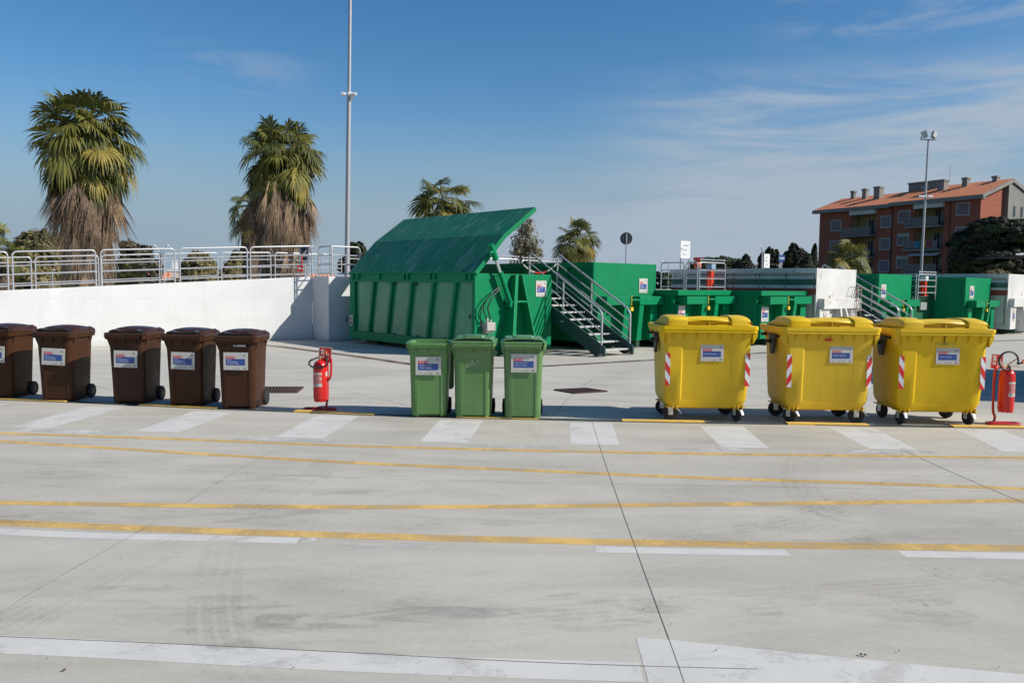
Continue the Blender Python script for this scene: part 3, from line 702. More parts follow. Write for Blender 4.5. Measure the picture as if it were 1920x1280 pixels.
# ================================================================= fire extinguishers on their stands
m_fire = mat('fire_red', (.55, .018, .014), .22, var=.05); m_stand = mat('stand_red', (.48, .02, .02), .35, var=.06)
m_brass = mat('brass', (.70, .62, .42), .3, .8); m_hose = mat('hose', (.02, .02, .022), .5)
def extinguisher(label, slabel, loc, side, hose_big):
    zc0 = .135 if side > 0 else .17
    o = thing('fire_extinguisher', label, 'fire extinguisher', loc, 0, 'fire extinguishers by the kerb')
    c = MB(); z = zc0
    c.lathe([(.060, z), (.080, z + .002), (.088, z + .02), (.093, z + .05), (.093, z + .44), (.090, z + .475), (.075, z + .515), (.045, z + .54), (.022, z + .548), (.020, z + .565)], n=28)
    c.build('cylinder', m_fire, o, smooth=50)
    sk = MB()
    for k in range(10):
        a = 2 * math.pi * k / 10; sk.lathe([(.018, -.008), (.02, .004), (.02, .014)], (.068 * math.cos(a), .068 * math.sin(a), z), n=8)
    sk.build('foot_ring', m_fire, o, smooth=40)
    v = MB(); v.lathe([(.018, z + .56), (.018, z + .585), (.026, z + .588), (.026, z + .60), (.014, z + .602)], n=12); v.tube([(0, 0, z + .585), (side * .045, -.01, z + .585)], .011); v.build('valve', m_brass, o, smooth=40)
    h = MB(); h.bar((0, 0, z + .598), (side * -.12 if hose_big else .10, -.02, z + .64 if not hose_big else z + .69), .02, .008); h.bar((0, 0, z + .592), (.12, -.03, z + .575), .018, .006); h.build('lever', m_fire, o, smooth=0, bevel=.002)
    ho = MB()
    if hose_big:
        cx, cz, rr = -.055, z + .655, .115
        pts = [Vector((cx + rr * math.cos(a) * 1.06, -.10, cz + rr * math.sin(a))) for a in [R(285) - R(305) * k / 26 for k in range(27)]]
        pts = [Vector((0, -.02, z + .585))] + [q for q in pts] + [Vector((.125, -.10, z + .64))]
        end = pts[-1]
    else:
        pts = [Vector((-.02, -.03, z + .585))] + [Vector((-.005 + .118 * math.cos(a), -.105, z + .515 + .062 * math.sin(a))) for a in [R(120) + R(235) * k / 18 for k in range(19)]] + [Vector((.108, -.11, z + .58)), Vector((.105, -.11, z + .645))]
        end = pts[-1]
    ho.tube(smoothpts(pts, 3), .0115, 8); hs_ = ho.build('hose', m_hose, o, smooth=60)
    nz = MB(); nz.lathe([(.010, -.02), (.013, 0), (.009, .02), (.014, .035)], tuple(end), n=10); nz.build('nozzle', mat('nozzle_orange', (.75, .16, .04), .4), hs_, smooth=40)
    lb = MB(); r0 = .0938
    def patch(a0, a1, z0, z1, m, dr=0):
        n = 8
        for k in range(n):
            p, q = a0 + (a1 - a0) * k / n, a0 + (a1 - a0) * (k + 1) / n; r = r0 + dr
            lb.quad((r * math.sin(p), -r * math.cos(p), z + z0), (r * math.sin(q), -r * math.cos(q), z + z0), (r * math.sin(q), -r * math.cos(q), z + z1), (r * math.sin(p), -r * math.cos(p), z + z1), m)
    a0, a1 = (R(-52), R(26)) if not hose_big else (R(-18), R(55))
    patch(a0, a1, .20, .39, 1); patch(a0, a1, .36, .385, 0, .0008); patch(a0 + .3, a1 - .05, .292, .322, 0, .0008); patch(a0, a1, .198, .244, 0, .0008)
    for k in range(4): patch(a0 + .1, a1 - .15, .332 + k * .006, .334 + k * .006, 0, .0008); patch(a0 + .1, a1 - .12, .256 + k * .008, .2585 + k * .008, 0, .0008)
    patch(a0 + .15, a0 + .35, .222, .234, 2, .0016); patch(a0 + .45, a0 + .65, .222, .234, 2, .0016)
    for p_, q_ in ((.36, .44), (.50, .62), (.68, .80), (.86, .98), (1.04, 1.12)): patch(a0 + p_, a0 + q_, .298, .316, 1, .0016)
    if not hose_big: patch(R(60), R(95), .335, .395, 0, .0008)
    lb.build('label', [m_card, mat('label_red', (.56, .06, .05), .4), m_blk], o, smooth=60)
    s = thing('extinguisher_stand', slabel, 'stand', loc, 0, 'extinguisher stands')
    b = MB()
    if side > 0:   # post on the right of the bottle
        b.tube(smoothpts([Vector(q) for q in ((-.19, -.02, .016), (.02, -.02, .016), (.060, .03, .03), (.072, .06, .10), (.072, .105, .17), (.072, .11, .40), (.072, .11, .62), (.072, .11, .72))], 4), .0155)
        b.tube(smoothpts([Vector(q) for q in ((-.19, -.02, .016), (-.24, .05, .016), (-.19, .12, .016), (.14, .12, .016), (.19, .05, .016), (.14, .0, .016), (.08, .0, .016))], 4), .0155)
        b.build('base_tube', m_stand, s)
        hd = MB(); hd.tube(smoothpts([Vector(q) for q in ((.072, .10, .72), (.115, .05, .715), (.143, .02, .67), (.143, .0, .50), (.125, .0, .44), (.085, .03, .405))], 5), .016); hd.build('handle', m_stand, s)
        sx, sz = .045, .745
    else:
        b.tube(smoothpts([Vector(q) for q in ((-.20, .06, .016), (-.225, .0, .016), (-.19, -.06, .016), (.11, -.07, .016), (.17, -.01, .016), (.11, .05, .016), (-.17, .06, .016))], 4), .016)
        b.tube(smoothpts([Vector(q) for q in ((-.19, .03, .016), (-.12, .04, .03), (-.095, .06, .09), (-.10, .095, .17), (-.10, .105, .40), (-.10, .105, .66))], 4), .0155)
        b.build('base_tube', m_stand, s)
        hd = MB(); hd.tube(smoothpts([Vector(q) for q in ((.0, .09, .73), (-.09, .08, .725), (-.125, .05, .70), (-.13, .04, .58))], 5), .016); hd.build('handle', m_stand, s)
        sx, sz = -.085, .80
    sg = MB(); w2, h2 = (.088, .105) if side > 0 else (.080, .095)
    sg.box(-w2, w2, 0, .004, -h2, h2, 0); sg.box(-w2 + .008, w2 - .008, -.0015, 0, -h2 + .008, h2 - .008, 1)
    y0, y1 = -.003, -.0015
    sg.prism([(-.055, -.045), (-.015, -.045), (-.013, .03), (-.022, .045), (-.048, .045), (-.057, .03)], y0, y1, 'y', 0); sg.prism([(-.065, .05), (-.02, .05), (-.012, .066), (-.04, .078), (-.068, .06)], y0, y1, 'y', 0)
    sg.box(-.048, -.022, y0 - .001, y0, -.01, .008, 1)
    sg.prism([(.01, -.06), (.05, -.06), (.062, -.02), (.055, .01), (.048, -.01), (.044, .035), (.030, .005), (.024, .045), (.014, .0), (.006, -.02)], y0, y1, 'y', 0)
    go = sg.build('sign_plate', [m_card, m_stand], s, (sx, .09, sz), R(-4 if side > 0 else 4), smooth=0); go.rotation_euler.y = R(4)
    po = MB(); po.bar((sx, .098, sz - .12), (sx, .098, sz + .05), .03, .004); po.build('sign_bracket', m_stand, s, smooth=0)
p = G(599, 771); extinguisher('red fire extinguisher by the kerb between the brown and green bins', 'red tube stand with sign, holding the extinguisher between brown and green bins', (p.x, p.y + .06, 0), 1, False)
p = G(1889, 797); extinguisher('red fire extinguisher with a big looped hose at the right edge of the picture', 'red tube stand with sign, holding the extinguisher at the right edge', (p.x, p.y + .06, 0), -1, True)
# ================================================================= roll-off containers; local x along the front (U), local -y towards the front, origin front-left foot
m_cg = mat('container_green', (.001, .205, .078), .48, var=.07, scale=2.0, bump=.03, bscale=8, spec=.14, dirt=(.006, .165, .068), dirt_amt=.35, dirt_scale=1.3, rnd=.08, scuff=(.07, .25, .15))
m_cgp = mat('container_panel', (.010, .235, .112), .34, var=.10, scale=1.2, bump=.04, bscale=5, dirt=(.08, .28, .18), dirt_amt=.25, dirt_scale=.9)
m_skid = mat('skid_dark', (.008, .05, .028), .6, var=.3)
m_cw, nt_, b_ = newmat('container_white')
v_ = coords(nt_); c_ = ramp(nt_, noise(nt_, v_, 1.2, 5), [(.3, (.50, .49, .46)), (.7, (.66, .65, .61))])
ru = ramp(nt_, noise(nt_, coords(nt_, (1.6, 1.6, .8)), 2.4, 8, .75, .8), [(.575, (0, 0, 0)), (.65, (1, 1, 1))])
c_ = mixc(nt_, mmath(nt_, 'MULTIPLY', ru, .85), c_, (.17, .07, .035)); nt_.links.new(c_, b_.inputs['Base Color']); b_.inputs['Roughness'].default_value = .5
m_sg = mat('stripe_green', (.012, .10, .06), .45, dirt=(.3, .3, .28), dirt_amt=.4); m_sr = mat('stripe_red', (.30, .035, .025), .5, dirt=(.3, .25, .2), dirt_amt=.3)
m_rustd = mat('seam_rust', (.14, .11, .09), .8, var=.4, scale=9)
m_yl = mat('latch_yellow', (.75, .50, .03), .4)
def gplane(o, n): pass
def rolloff(name, label, fl, mt, H=2.3, Lg=5.8, lip=None, W=2.5, lab=None, stripes=False, ang=ANG, group='green roll-off containers in a slanting row', low=False, beamz=(1.20, 1.43)):
    o = thing(name, label, 'container', (fl[0], fl[1], 0), ang, group)
    # local frame: +x along U ; +y = -V (away from the viewer)
    b = MB(); z0 = .20
    # walls as thick plates, open on top
    b.box(0, W, 0, .07, z0, H); b.box(0, .06, .07, Lg, z0, H - .004); b.box(W - .06, W, .07, Lg, z0, H - .004); b.box(.06, W - .06, Lg - .07, Lg, z0, H - .004); b.box(.06, W - .06, .07, Lg - .07, z0, z0 + .06)
    b.build('body', mt, o, smooth=0, bevel=.008)
    f = MB()    # top rails, side posts
    f.box(-.05, 0, -.002, Lg, H - .14, H + .004); f.box(W, W + .05, -.002, Lg, H - .14, H + .004); f.box(-.05, W + .05, Lg, Lg + .06, H - .14, H + .004)
    f.box(-.04, 0, -.001, Lg, z0 - .001, z0 + .16)
    n = max(2, int(Lg / .95))
    for k in range(n + 1):
        y = .001 + (Lg - .12) * k / n
        f.box(-.045, 0, y, y + .10, z0 + .16, H - .14); f.box(W, W + .045, y, y + .10, z0 + .16, H - .14)
    f.build('ribs', mt, o, smooth=0, bevel=.006)
    for x in (.72, 1.68):
        s = MB(); s.box(x - .07, x + .07, -.10, Lg - .2, .03, .198); s.lathe([(.10, -.05), (.10, .05)], (x - .16, .35, .10), 'x', 14); s.lathe([(.10, -.05), (.10, .05)], (x + .16, Lg - .5, .10), 'x', 14)
        s.build('skid', m_skid, o, smooth=30)
    return o
def front_beam(o, mt, zb=(1.20, 1.43), W=2.5, latch=True, dx=0):
    d = -.34
    for xa, xb in ((.12 + dx, 1.12), (1.46, W - .02)):
        b = MB(); b.box(xa, xb, d, -.001, zb[0], zb[1]); b.build('push_beam', mt, o, smooth=0, bevel=.008)
    for x0, x1 in ((.86, 1.10), (1.48, 1.66)):
        c = MB(); c.hexa([(x0, -.22, .22), (x1, -.22, .22), (x1, -.001, .22), (x0, -.001, .22), (x0, -.32, zb[0] - .001), (x1, -.32, zb[0] - .001), (x1, -.001, zb[0] - .001), (x0, -.001, zb[0] - .001)]); c.build('hook_post', mt, o, smooth=0, bevel=.008)
    for xa, xb, dd in ((W - .42, W - .10, -.20), (.0, .34, -.12)):
        c = MB(); c.box(xa, xb, dd, -.001, .22, zb[0] - .001); c.build('corner_post', mt, o, smooth=0, bevel=.008)
    h = MB(); h.tube(smoothpts([Vector(q) for q in ((1.10, -.28, zb[0] + .08), (1.18, -.34, zb[0] + .13), (1.40, -.34, zb[0] + .13), (1.48, -.28, zb[0] + .08))], 4), .030); h.build('hook_bar', mt, o)
    if latch:
        l = MB(); l.box(1.02, 1.12, -.40, -.345, zb[0] - .16, zb[0] - .06); l.tube([(1.07, -.37, zb[0] - .02), (1.07, -.37, zb[1] + .02)], .012); l.build('latch', m_yl, o, smooth=40, bevel=.006)
def csticker(o, x, z, w_, h_, code, lines, portrait=False, y=-.012): sticker(o, w_, h_, code, lines, (x, y, z), portrait=portrait)
FL = {1: (-.88, 18.75), 2: (2.15, 21.05), 3: (4.50, 22.24), 4: (7.10, 23.20), 5: (9.36, 24.65), 6: (12.31, 26.92), 7: (16.48, 29.15), 8: (18.92, 30.60)}
# ---- 1: the big lidded one, its lid swung open
o = thing('lidded_container', 'large green container with its long lid swung up and ribbed shaded side', 'container', (FL[1][0], FL[1][1], 0), ANG, 'green roll-off containers in a slanting row')
W_, L_, H_ = 2.5, 5.75, 1.97
b = MB(); z0 = .13
b.box(0, W_, 0, .06, z0, H_); b.box(.085, .12, .06, L_, z0, H_ - .10); b.box(W_ - .06, W_, .06, L_, z0, H_ - .004); b.box(.12, W_ - .06, L_ - .06, L_, z0, H_ - .004); b.box(.12, W_ - .06, .06, L_ - .06, z0, z0 + .06)
b.build('body', [m_cg], o, smooth=0, bevel=.006)
fr = MB()   # frame of the long side: beams, end posts and slanted ribs
fr.box(0, .16, .061, L_, H_ - .22, H_); fr.box(-.02, .14, .061, L_, z0, z0 + .22); fr.box(0, .14, .061, .12, z0 + .22, H_ - .22); fr.box(0, .14, L_ - .26, L_, z0 + .22, H_ - .22)
nr = 5
for k in range(nr):
    yt = .72 + k * .93; yb_ = yt + .26
    fr.hexa([(.0, yb_, z0 + .22), (.0, yb_ + .10, z0 + .22), (.084, yb_ + .10, z0 + .22), (.084, yb_, z0 + .22), (.0, yt, H_ - .22), (.0, yt + .10, H_ - .22), (.084, yt + .10, H_ - .22), (.084, yt, H_ - .22)])
fr.build('side_frame', m_cg, o, smooth=0, bevel=.006)
pn = MB(); pn.box(.075, .084, .12, L_ - .26, z0 + .22, H_ - .22); pn.build('side_panel', m_cgp, o, smooth=0)
for y in (1.25, 2.4, 3.5, 4.6): lg = MB(); lg.box(.05, .075, y, y + .07, z0 + .225, z0 + .26); lg.build('side_lug', m_skid, o, smooth=0)
for y in (2.45, 3.45): lg = MB(); lg.box(.045, .075, y, y + .09, H_ - .30, H_ - .222); lg.build('side_lug', m_skid, o, smooth=0)
for x in (.62, 1.80): sk = MB(); sk.box(x - .08, x + .08, -.12, L_ - .1, .01, z0 - .002); sk.build('skid', m_skid, o, smooth=0)
st = MB(); st.box(.3, W_ - .1, L_ - 1.0, L_ - .4, .0, z0 - .004); st.box(.3, W_ - .1, .6, .9, .0, z0 - .004); st.build('under_block', m_skid, o, smooth=0)
m_lid, nt_, b_ = newmat('lid_scuffed'); v_ = coords(nt_)
base_ = ramp(nt_, noise(nt_, v_, 1.0, 5), [(.3, (.006, .125, .050)), (.7, (.010, .165, .068))])
vv = nt_.nodes.new('ShaderNodeMapping'); vv.inputs['Rotation'].default_value = (0, 0, .5); vv.inputs['Scale'].default_value = (.8, 4.2, 1); nt_.links.new(v_, vv.inputs[0])
sc_ = ramp(nt_, noise(nt_, vv.outputs[0], 1.3, 9, .80, .9), [(.52, (0, 0, 0)), (.72, (1, 1, 1))])
nt_.links.new(mixc(nt_, mmath(nt_, 'MULTIPLY', sc_, .6), base_, (.40, .46, .44)), b_.inputs['Base Color']); b_.inputs['Roughness'].default_value = .42
ld = MB(); A1, A2 = R(46), R(35.5); l1, l2, th = 1.27, 1.24, .11
p0 = (-.03, H_ + .03); p1 = (p0[0] + l1 * math.cos(A1), p0[1] + l1 * math.sin(A1)); p2 = (p1[0] + l2 * math.cos(A2), p1[1] + l2 * math.sin(A2))
def offp(p, a): return (p[0] + th * math.sin(a), p[1] - th * math.cos(a))
poly = [p0, offp(p0, A1), offp(p1, (A1 + A2) / 2), offp(p2, A2), p2, p1]
ld.prism(poly, -.03, L_ + .02, 'y', 0)
ld.m[-2:] = [1, 1]
ld.m[-8:] = [0] * 8
# end caps and edges in clean green
nfa = len(ld.f)
for i in range(nfa):
    c = [ld.v[j] for j in ld.f[i]]; ys = {round(q[1], 3) for q in c}
    if len(ys) == 1: ld.m[i] = 1
lid_o = ld.build('lid', [m_lid, m_cg], o, smooth=0, bevel=.004)
hg = MB()
for y in (.12, .30, 1.55, 1.75, 2.72, 2.9, 4.1, 5.2, 5.5): hg.box(-.05, .0, y, y + .07, H_ - .16, H_ + .03)
hg.tube([(-.035, .02, H_ + .015), (-.035, L_ - .02, H_ + .015)], .02); hg.build('hinge', m_cg, o, smooth=40)
fl_ = MB()  # slanted front flanges that carry the hook
def slant(xt, xb, zt, zb, d0, d1, w_=.10):
    fl_.hexa([(xb - w_ / 2, -d1, zb), (xb + w_ / 2, -d1, zb), (xb + w_ / 2, -.001, zb), (xb - w_ / 2, -.001, zb), (xt - w_ / 2, -d0, zt), (xt + w_ / 2, -d0, zt), (xt + w_ / 2, -.001, zt), (xt - w_ / 2, -.001, zt)])
slant(1.18, .78, H_ - .02, .02, .16, .50, .10); fl_.build('hook_flange', m_cg, o, smooth=0, bevel=.005)
fl_ = MB(); slant(1.36, 1.66, H_ - .02, .14, .16, .40, .05); fl_.build('hook_flange', m_cg, o, smooth=0, bevel=.005)
hb = MB(); hb.tube(smoothpts([Vector(q) for q in ((1.02, -.20, 1.28), (1.10, -.24, 1.30), (1.38, -.24, 1.30), (1.45, -.18, 1.28))], 4), .028); hb.build('hook_bar', m_cg, o)
cy = MB(); a = Vector((.98, -.16, 1.24)); bq = Vector((.36, -.16, 2.60)); d_ = (bq - a).normalized()
cy.tube([a, a + d_ * .80], .062, 12); cy.tube([a + d_ * .80, a + d_ * .84], .075, 12); cy.bar(a + Vector((-.12, .02, .05)), a + d_ * .78 + Vector((-.12, .02, 0)), .03, .03)
cy.tube([bq - d_ * .34, bq + d_ * .06], .075, 10); cy.box(.28, .44, -.22, -.032, 2.44, 2.50); cy.lathe([(.09, -.24), (.09, -.03)], (a.x, 0, a.z), 'y', 14)
cyo = cy.build('hydraulic_cylinder', m_cg, o, smooth=40)
pr = MB(); pr.tube([a + d_ * .82, bq - d_ * .30], .036, 10); pr.build('piston_rod', m_chrome, cyo)
vb = MB(); vb.box(.20, .46, -.22, -.001, .62, .82); vb.box(.22, .44, -.16, -.001, .56, .62); vb.lathe([(.03, .82), (.03, .90), (.015, .92)], (.28, -.12, 0)); vb.lathe([(.03, .82), (.03, .88)], (.38, -.12, 0)); vb.build('valve_box', mat('valve_grey', (.42, .41, .38), .5, .3), o, smooth=30, bevel=.01)
hz = MB(); hz.tube(smoothpts([Vector(q) for q in ((.62, -.16, 1.66), (.34, -.20, 1.50), (.12, -.18, 1.20), (.20, -.16, .95), (.28, -.12, .90))], 6), .016); hz.tube(smoothpts([Vector(q) for q in ((.64, -.16, 1.62), (.40, -.20, 1.44), (.24, -.19, 1.18), (.32, -.16, .98), (.38, -.12, .88))], 6), .016); hz.tube(smoothpts([Vector(q) for q in ((.12, -.12, 1.20), (.10, -.08, .95), (.16, -.08, .62))], 6), .012)
hz.build('hydraulic_hose', m_hose, o)
csticker(o, 2.12, 1.62, .36, .40, '20 03 07', ['IMBALLAGGI', 'MISTI'])
ns = MB(); ns.box(-.024, -.021, L_ - .20, L_ - .04, .50, .80, 0); ns.add([(-.026, L_ - .16, .66), (-.026, L_ - .08, .66), (-.026, L_ - .08, .72), (-.026, L_ - .12, .76)], [(0, 1, 2, 3)], 1); ns.box(-.027, -.024, L_ - .17, L_ - .07, .53, .61, 1); ns.build('notice_plate', [m_card, m_blk], o, smooth=0)
ltc = MB(); ltc.tube([(-.06, L_ + .03, .60), (-.10, L_ + .06, .62), (-.06, L_ + .05, .75)], .02); ltc.box(-.03, .0, .14, .20, .9, 1.0); ltc.build('latch', m_skid, o)
# ---- 2: tall green
o2 = rolloff('skip_container', 'tall green container behind the near staircase, sticker high on its front', FL[2], m_cg, 2.32, 5.9); front_beam(o2, m_cg)
csticker(o2, 1.98, 1.72, .36, .40, '17 09 04', ['INERTI', 'MACERIE'])
# ---- 3, 4 low ones in front of the railings
o3 = rolloff('skip_container', 'low green container under the railed platform, tall narrow sticker on its front', FL[3], m_cg, 1.60, 1.40, low=True); front_beam(o3, m_cg, (1.22, 1.44)); csticker(o3, .17, .90, .30, .56, '20 01 40', ['METALLO', 'FERRO E', 'ACCIAIO'], True, -.13)
li = MB(); li.box(-.06, 2.58, -.16, -.002, 1.465, 1.605); li.build('lip', m_cg, o3, smooth=0, bevel=.006)
o4 = rolloff('skip_container', 'low green container beside the rusty white striped one, square sticker on its front', FL[4], m_cg, 1.60, 2.35, low=True); front_beam(o4, m_cg, (1.22, 1.44)); csticker(o4, .20, .93, .38, .42, '20 02 01', ['SFALCI'], False, -.13)
li = MB(); li.box(-.06, 2.58, -.16, -.002, 1.465, 1.605); li.build('lip', m_cg, o4, smooth=0, bevel=.006)
# ---- 5, 8 white with tricolour band
def white_cont(label, fl, lab):
    o = rolloff('skip_container', label, fl, m_cw, 2.31, 5.5, group='rusty white roll-off containers with coloured bands')
    f = MB(); f.box(.10, 2.58, -.20, -.001, 1.06, 1.38); f.build('push_beam', m_cw, o, smooth=0, bevel=.008)
    for xt, xb in ((1.20, .92), (1.52, 1.62)):
        p = MB(); p.hexa([(xb - .05, -.46, .1), (xb + .05, -.46, .1), (xb + .05, -.001, .1), (xb - .05, -.001, .1), (xt - .05, -.20, 1.059), (xt + .05, -.20, 1.059), (xt + .05, -.001, 1.059), (xt - .05, -.001, 1.059)]); p.build('hook_post', m_cw, o, smooth=0, bevel=.008)
    for xa, xb in ((2.05, 2.45), (.0, .62)): p = MB(); p.box(xa, xb, -.12, -.001, .2, 1.059); p.build('corner_post', m_cw, o, smooth=0, bevel=.008)
    for nm, m_, z0_, z1_ in (('green_band', m_sg, 1.79, 1.98), ('red_band', m_sr, 1.49, 1.69)):
        q = MB(); q.box(-.053, -.0505, -.0005, 5.5, z0_, z1_); q.build(nm, m_, o, smooth=0)
    bp = MB(); bp.box(-.0500, -.001, .0, 5.5, 1.45, 2.02); bp.build('band_plate', m_cw, o, smooth=0)
    sm_ = MB()
    for k in range(6): sm_.box(-.0545, -.0531, .06 + k * .95, .085 + k * .95, .36, 2.16)
    sm_.box(-.0545, -.0531, .10, 4.8, 2.10, 2.125); sm_.build('seam', m_rustd, o, smooth=0)
    la = MB()
    for x in (2.12, 2.44): la.tube([(x, -.24, .3), (x, -.24, 1.75), (x, -.02, 1.75)], .014)
    for k in range(5): la.tube([(2.12, -.24, .45 + k * .3), (2.44, -.24, .45 + k * .3)], .012)
    la.build('ladder', mat('ladder_rust', (.30, .22, .17), .6), o)
    csticker(o, .34, .74, .24, .44, '20 01 38', lab, True, -.13); return o
white_cont('rusty white container with green and red bands, left of the far staircase', FL[5], ['LEGNO'])
white_cont('rusty white container with green and red bands, cut off by the right picture edge', FL[8], ['CARTONE'])
# ---- 6, 7 tall greens on the right
o6 = rolloff('skip_container', 'tall green container behind the far staircase', FL[6], m_cg, 2.20, 5.8); front_beam(o6, m_cg, (1.10, 1.33)); csticker(o6, .30, 1.62, .38, .46, '20 01 23', ['FRIGO'])
o7 = rolloff('skip_container', 'tall green container between the floodlight pole platform and the right-hand white container', FL[7], m_cg, 2.14, 5.8); front_beam(o7, m_cg, (1.06, 1.30)); csticker(o7, .55, 1.60, .42, .48, '20 01 36', ['RAEE'])
# ---- unseen container added outside the right edge to cast the shadow across the yard
o9 = rolloff('skip_container', 'unseen tall green container added beyond the right picture edge to shade the yard', (10.35, 11.5), m_cg, 2.9, 5.2, ang=R(-6), group='green roll-off containers in a slanting row'); front_beam(o9, m_cg)
# ================================================================= ramp, retaining walls, deck, stairs and railings
m_wall, nt_, b_ = newmat('white_wall'); v_ = coords(nt_, (1, 1, 1), 'Object', False)
c_ = ramp(nt_, noise(nt_, v_, .9, 6, .65), [(.3, (.565, .57, .56)), (.7, (.64, .645, .635))])
vs_ = coords(nt_, (2.5, 2.5, .35), 'Object', False)
c_ = mixc(nt_, mmath(nt_, 'MULTIPLY', ramp(nt_, noise(nt_, vs_, 1.4, 7, .7, .4), [(.50, (0, 0, 0)), (.75, (1, 1, 1))]), .35), c_, (.44, .45, .44))
sz_ = nt_.nodes.new('ShaderNodeSeparateXYZ'); nt_.links.new(v_, sz_.inputs[0])      # splash dirt along the foot of the wall
mr_ = nt_.nodes.new('ShaderNodeMapRange'); nt_.links.new(mmath(nt_, 'ADD', sz_.outputs[2], mmath(nt_, 'MULTIPLY', noise(nt_, v_, 5, 6, .7), -.22)), mr_.inputs[0]); mr_.inputs[1].default_value = -.10; mr_.inputs[2].default_value = .10; mr_.inputs[3].default_value = .6; mr_.inputs[4].default_value = 0
c_ = mixc(nt_, mr_.outputs[0], c_, (.36, .35, .32))
nt_.links.new(c_, b_.inputs['Base Color']); b_.inputs['Roughness'].default_value = .85
bp = nt_.nodes.new('ShaderNodeBump'); bp.inputs['Strength'].default_value = .12; nt_.links.new(noise(nt_, v_, 30, 4), bp.inputs['Height']); nt_.links.new(bp.outputs[0], b_.inputs['Normal'])
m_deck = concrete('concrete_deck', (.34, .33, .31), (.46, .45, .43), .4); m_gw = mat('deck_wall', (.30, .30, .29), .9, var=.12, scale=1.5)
m_dg = mat('dock_green', (.010, .10, .045), .5, var=.12)
B = Vector((-6.05, 24.2, 0)); NB = Vector((-V.x, -V.y, 0))      # NB points back, away from the viewer
UW = Vector((.769, .639, 0)).normalized(); NW = Vector((-UW.y, UW.x, 0))
def wz(s): return 1.89 - .056 * s if s > 0 else 1.89
C2_ = Vector((-5.38, 23.45, 0))
o = thing('ramp_wall', 'long white rendered wall of the sloping ramp, shadow across its right end', 'wall', B)
wl = MB(); th = .25
def wallseg(mb, a, b, za, zb, n, t=th):
    a = a - B; b = b - B; n = n * t
    mb.hexa([(a.x, a.y, 0), (b.x, b.y, 0), (b.x + n.x, b.y + n.y, 0), (a.x + n.x, a.y + n.y, 0), (a.x, a.y, za), (b.x, b.y, zb), (b.x + n.x, b.y + n.y, zb), (a.x + n.x, a.y + n.y, za)])
wallseg(wl, B - UW * 15, B, wz(15), wz(0), NW); wl.build('long_face', m_wall, o, smooth=0, bevel=.012)
wl = MB(); dR = (C2_ - B).normalized(); wallseg(wl, B + dR * .002 + Vector((0, 0, 0)), C2_, 1.888, 1.888, Vector((-dR.y, dR.x, 0)) ); wl.build('return_face', m_wall, o, smooth=0, bevel=.01)
wl = MB(); W3 = C2_ + U * 2.6; wallseg(wl, C2_, W3, 1.892, 1.892, NB); wl.build('end_face', m_wall, o, smooth=0, bevel=.01)
ln = MB()    # shutter-board lines left in the render
for z in (.62, 1.24):
    a = -UW * 15; ln.hexa([(a.x + .002, a.y - .002, z), (0.002 - UW.x * .05, -.002 - UW.y * .05, z), (-UW.x * .05, -UW.y * .05, z), (a.x, a.y, z), (a.x + .002, a.y - .002, z + .008), (0.002 - UW.x * .05, -.002 - UW.y * .05, z + .008), (-UW.x * .05, -UW.y * .05, z + .008), (a.x, a.y, z + .008)])
ln.build('board_line', mat('board_line', (.60, .60, .59), .9), o, smooth=0)
# deck: sloping ramp, then the level platform
dk = MB(); bk = NW * 5.6
a, b = B - UW * 15 + NW * .2, B + NW * .2
dk.quad((a.x, a.y, wz(15) - .35), (b.x, b.y, 1.55), (b.x + bk.x, b.y + bk.y, 1.55), (a.x + bk.x, a.y + bk.y, wz(15) - .35))
struct(dk.build('ramp', m_deck, smooth=0))
FE = [C2_ + U * .2 + NB * .2, W3 + NB * .2, Vector((-1.0, 27.2, 0)), Vector((2.2, 29.2, 0)), Vector((6.0, 31.0, 0)), Vector((9.6, 33.0, 0)), Vector((13.5, 36.0, 0)), Vector((18, 39.6, 0)), Vector((30, 49, 0))]
dp = MB(); BE = [B + NW * 5.6] + [q + Vector((-4.5, 7.0, 0)) for q in FE[1:-1]] + [FE[-1] + Vector((-4, 8, 0))]
pp = [Vector((b.x, b.y, 0))] + FE
BE = [B + NW * 5.8] + [B + NW * 5.8] + [q + Vector((-4.5, 6.5, 0)) for q in FE[1:]]
for i in range(len(pp) - 1):
    q = [pp[i], pp[i + 1], BE[i + 1], BE[i]]
    if (q[2] - q[3]).length < 1e-6: dp.add([(p.x, p.y, 1.552) for p in q[:3]], [(0, 1, 2)])
    else: dp.add([(p.x, p.y, 1.552) for p in q], [(0, 1, 2, 3)])
struct(dp.build('upper_yard', m_deck, smooth=0))
rw = MB()
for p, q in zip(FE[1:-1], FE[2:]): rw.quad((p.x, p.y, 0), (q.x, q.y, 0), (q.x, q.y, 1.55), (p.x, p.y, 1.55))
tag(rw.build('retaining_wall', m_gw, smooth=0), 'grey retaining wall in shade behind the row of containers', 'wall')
def dock(name, fl, x0, x1, y0, y1, z, m_, label):
    d = thing(name, label, 'platform', (fl[0], fl[1], 0), ANG)
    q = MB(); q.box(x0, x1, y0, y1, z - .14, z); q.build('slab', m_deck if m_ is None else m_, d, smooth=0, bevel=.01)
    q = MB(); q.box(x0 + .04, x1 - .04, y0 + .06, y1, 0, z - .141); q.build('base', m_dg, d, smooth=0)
    return d
dock('loading_platform', FL[3], .02, 5.02, 1.46, 7.2, 1.55, None, 'railed loading platform behind the two low green containers')
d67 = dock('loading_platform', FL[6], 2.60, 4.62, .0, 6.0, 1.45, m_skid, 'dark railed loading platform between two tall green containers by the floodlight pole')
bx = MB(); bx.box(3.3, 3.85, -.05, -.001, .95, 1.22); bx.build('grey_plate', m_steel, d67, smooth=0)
m_rail = mat('rail_galv', (.43, .44, .45), .42, .30, var=.10, scale=14)
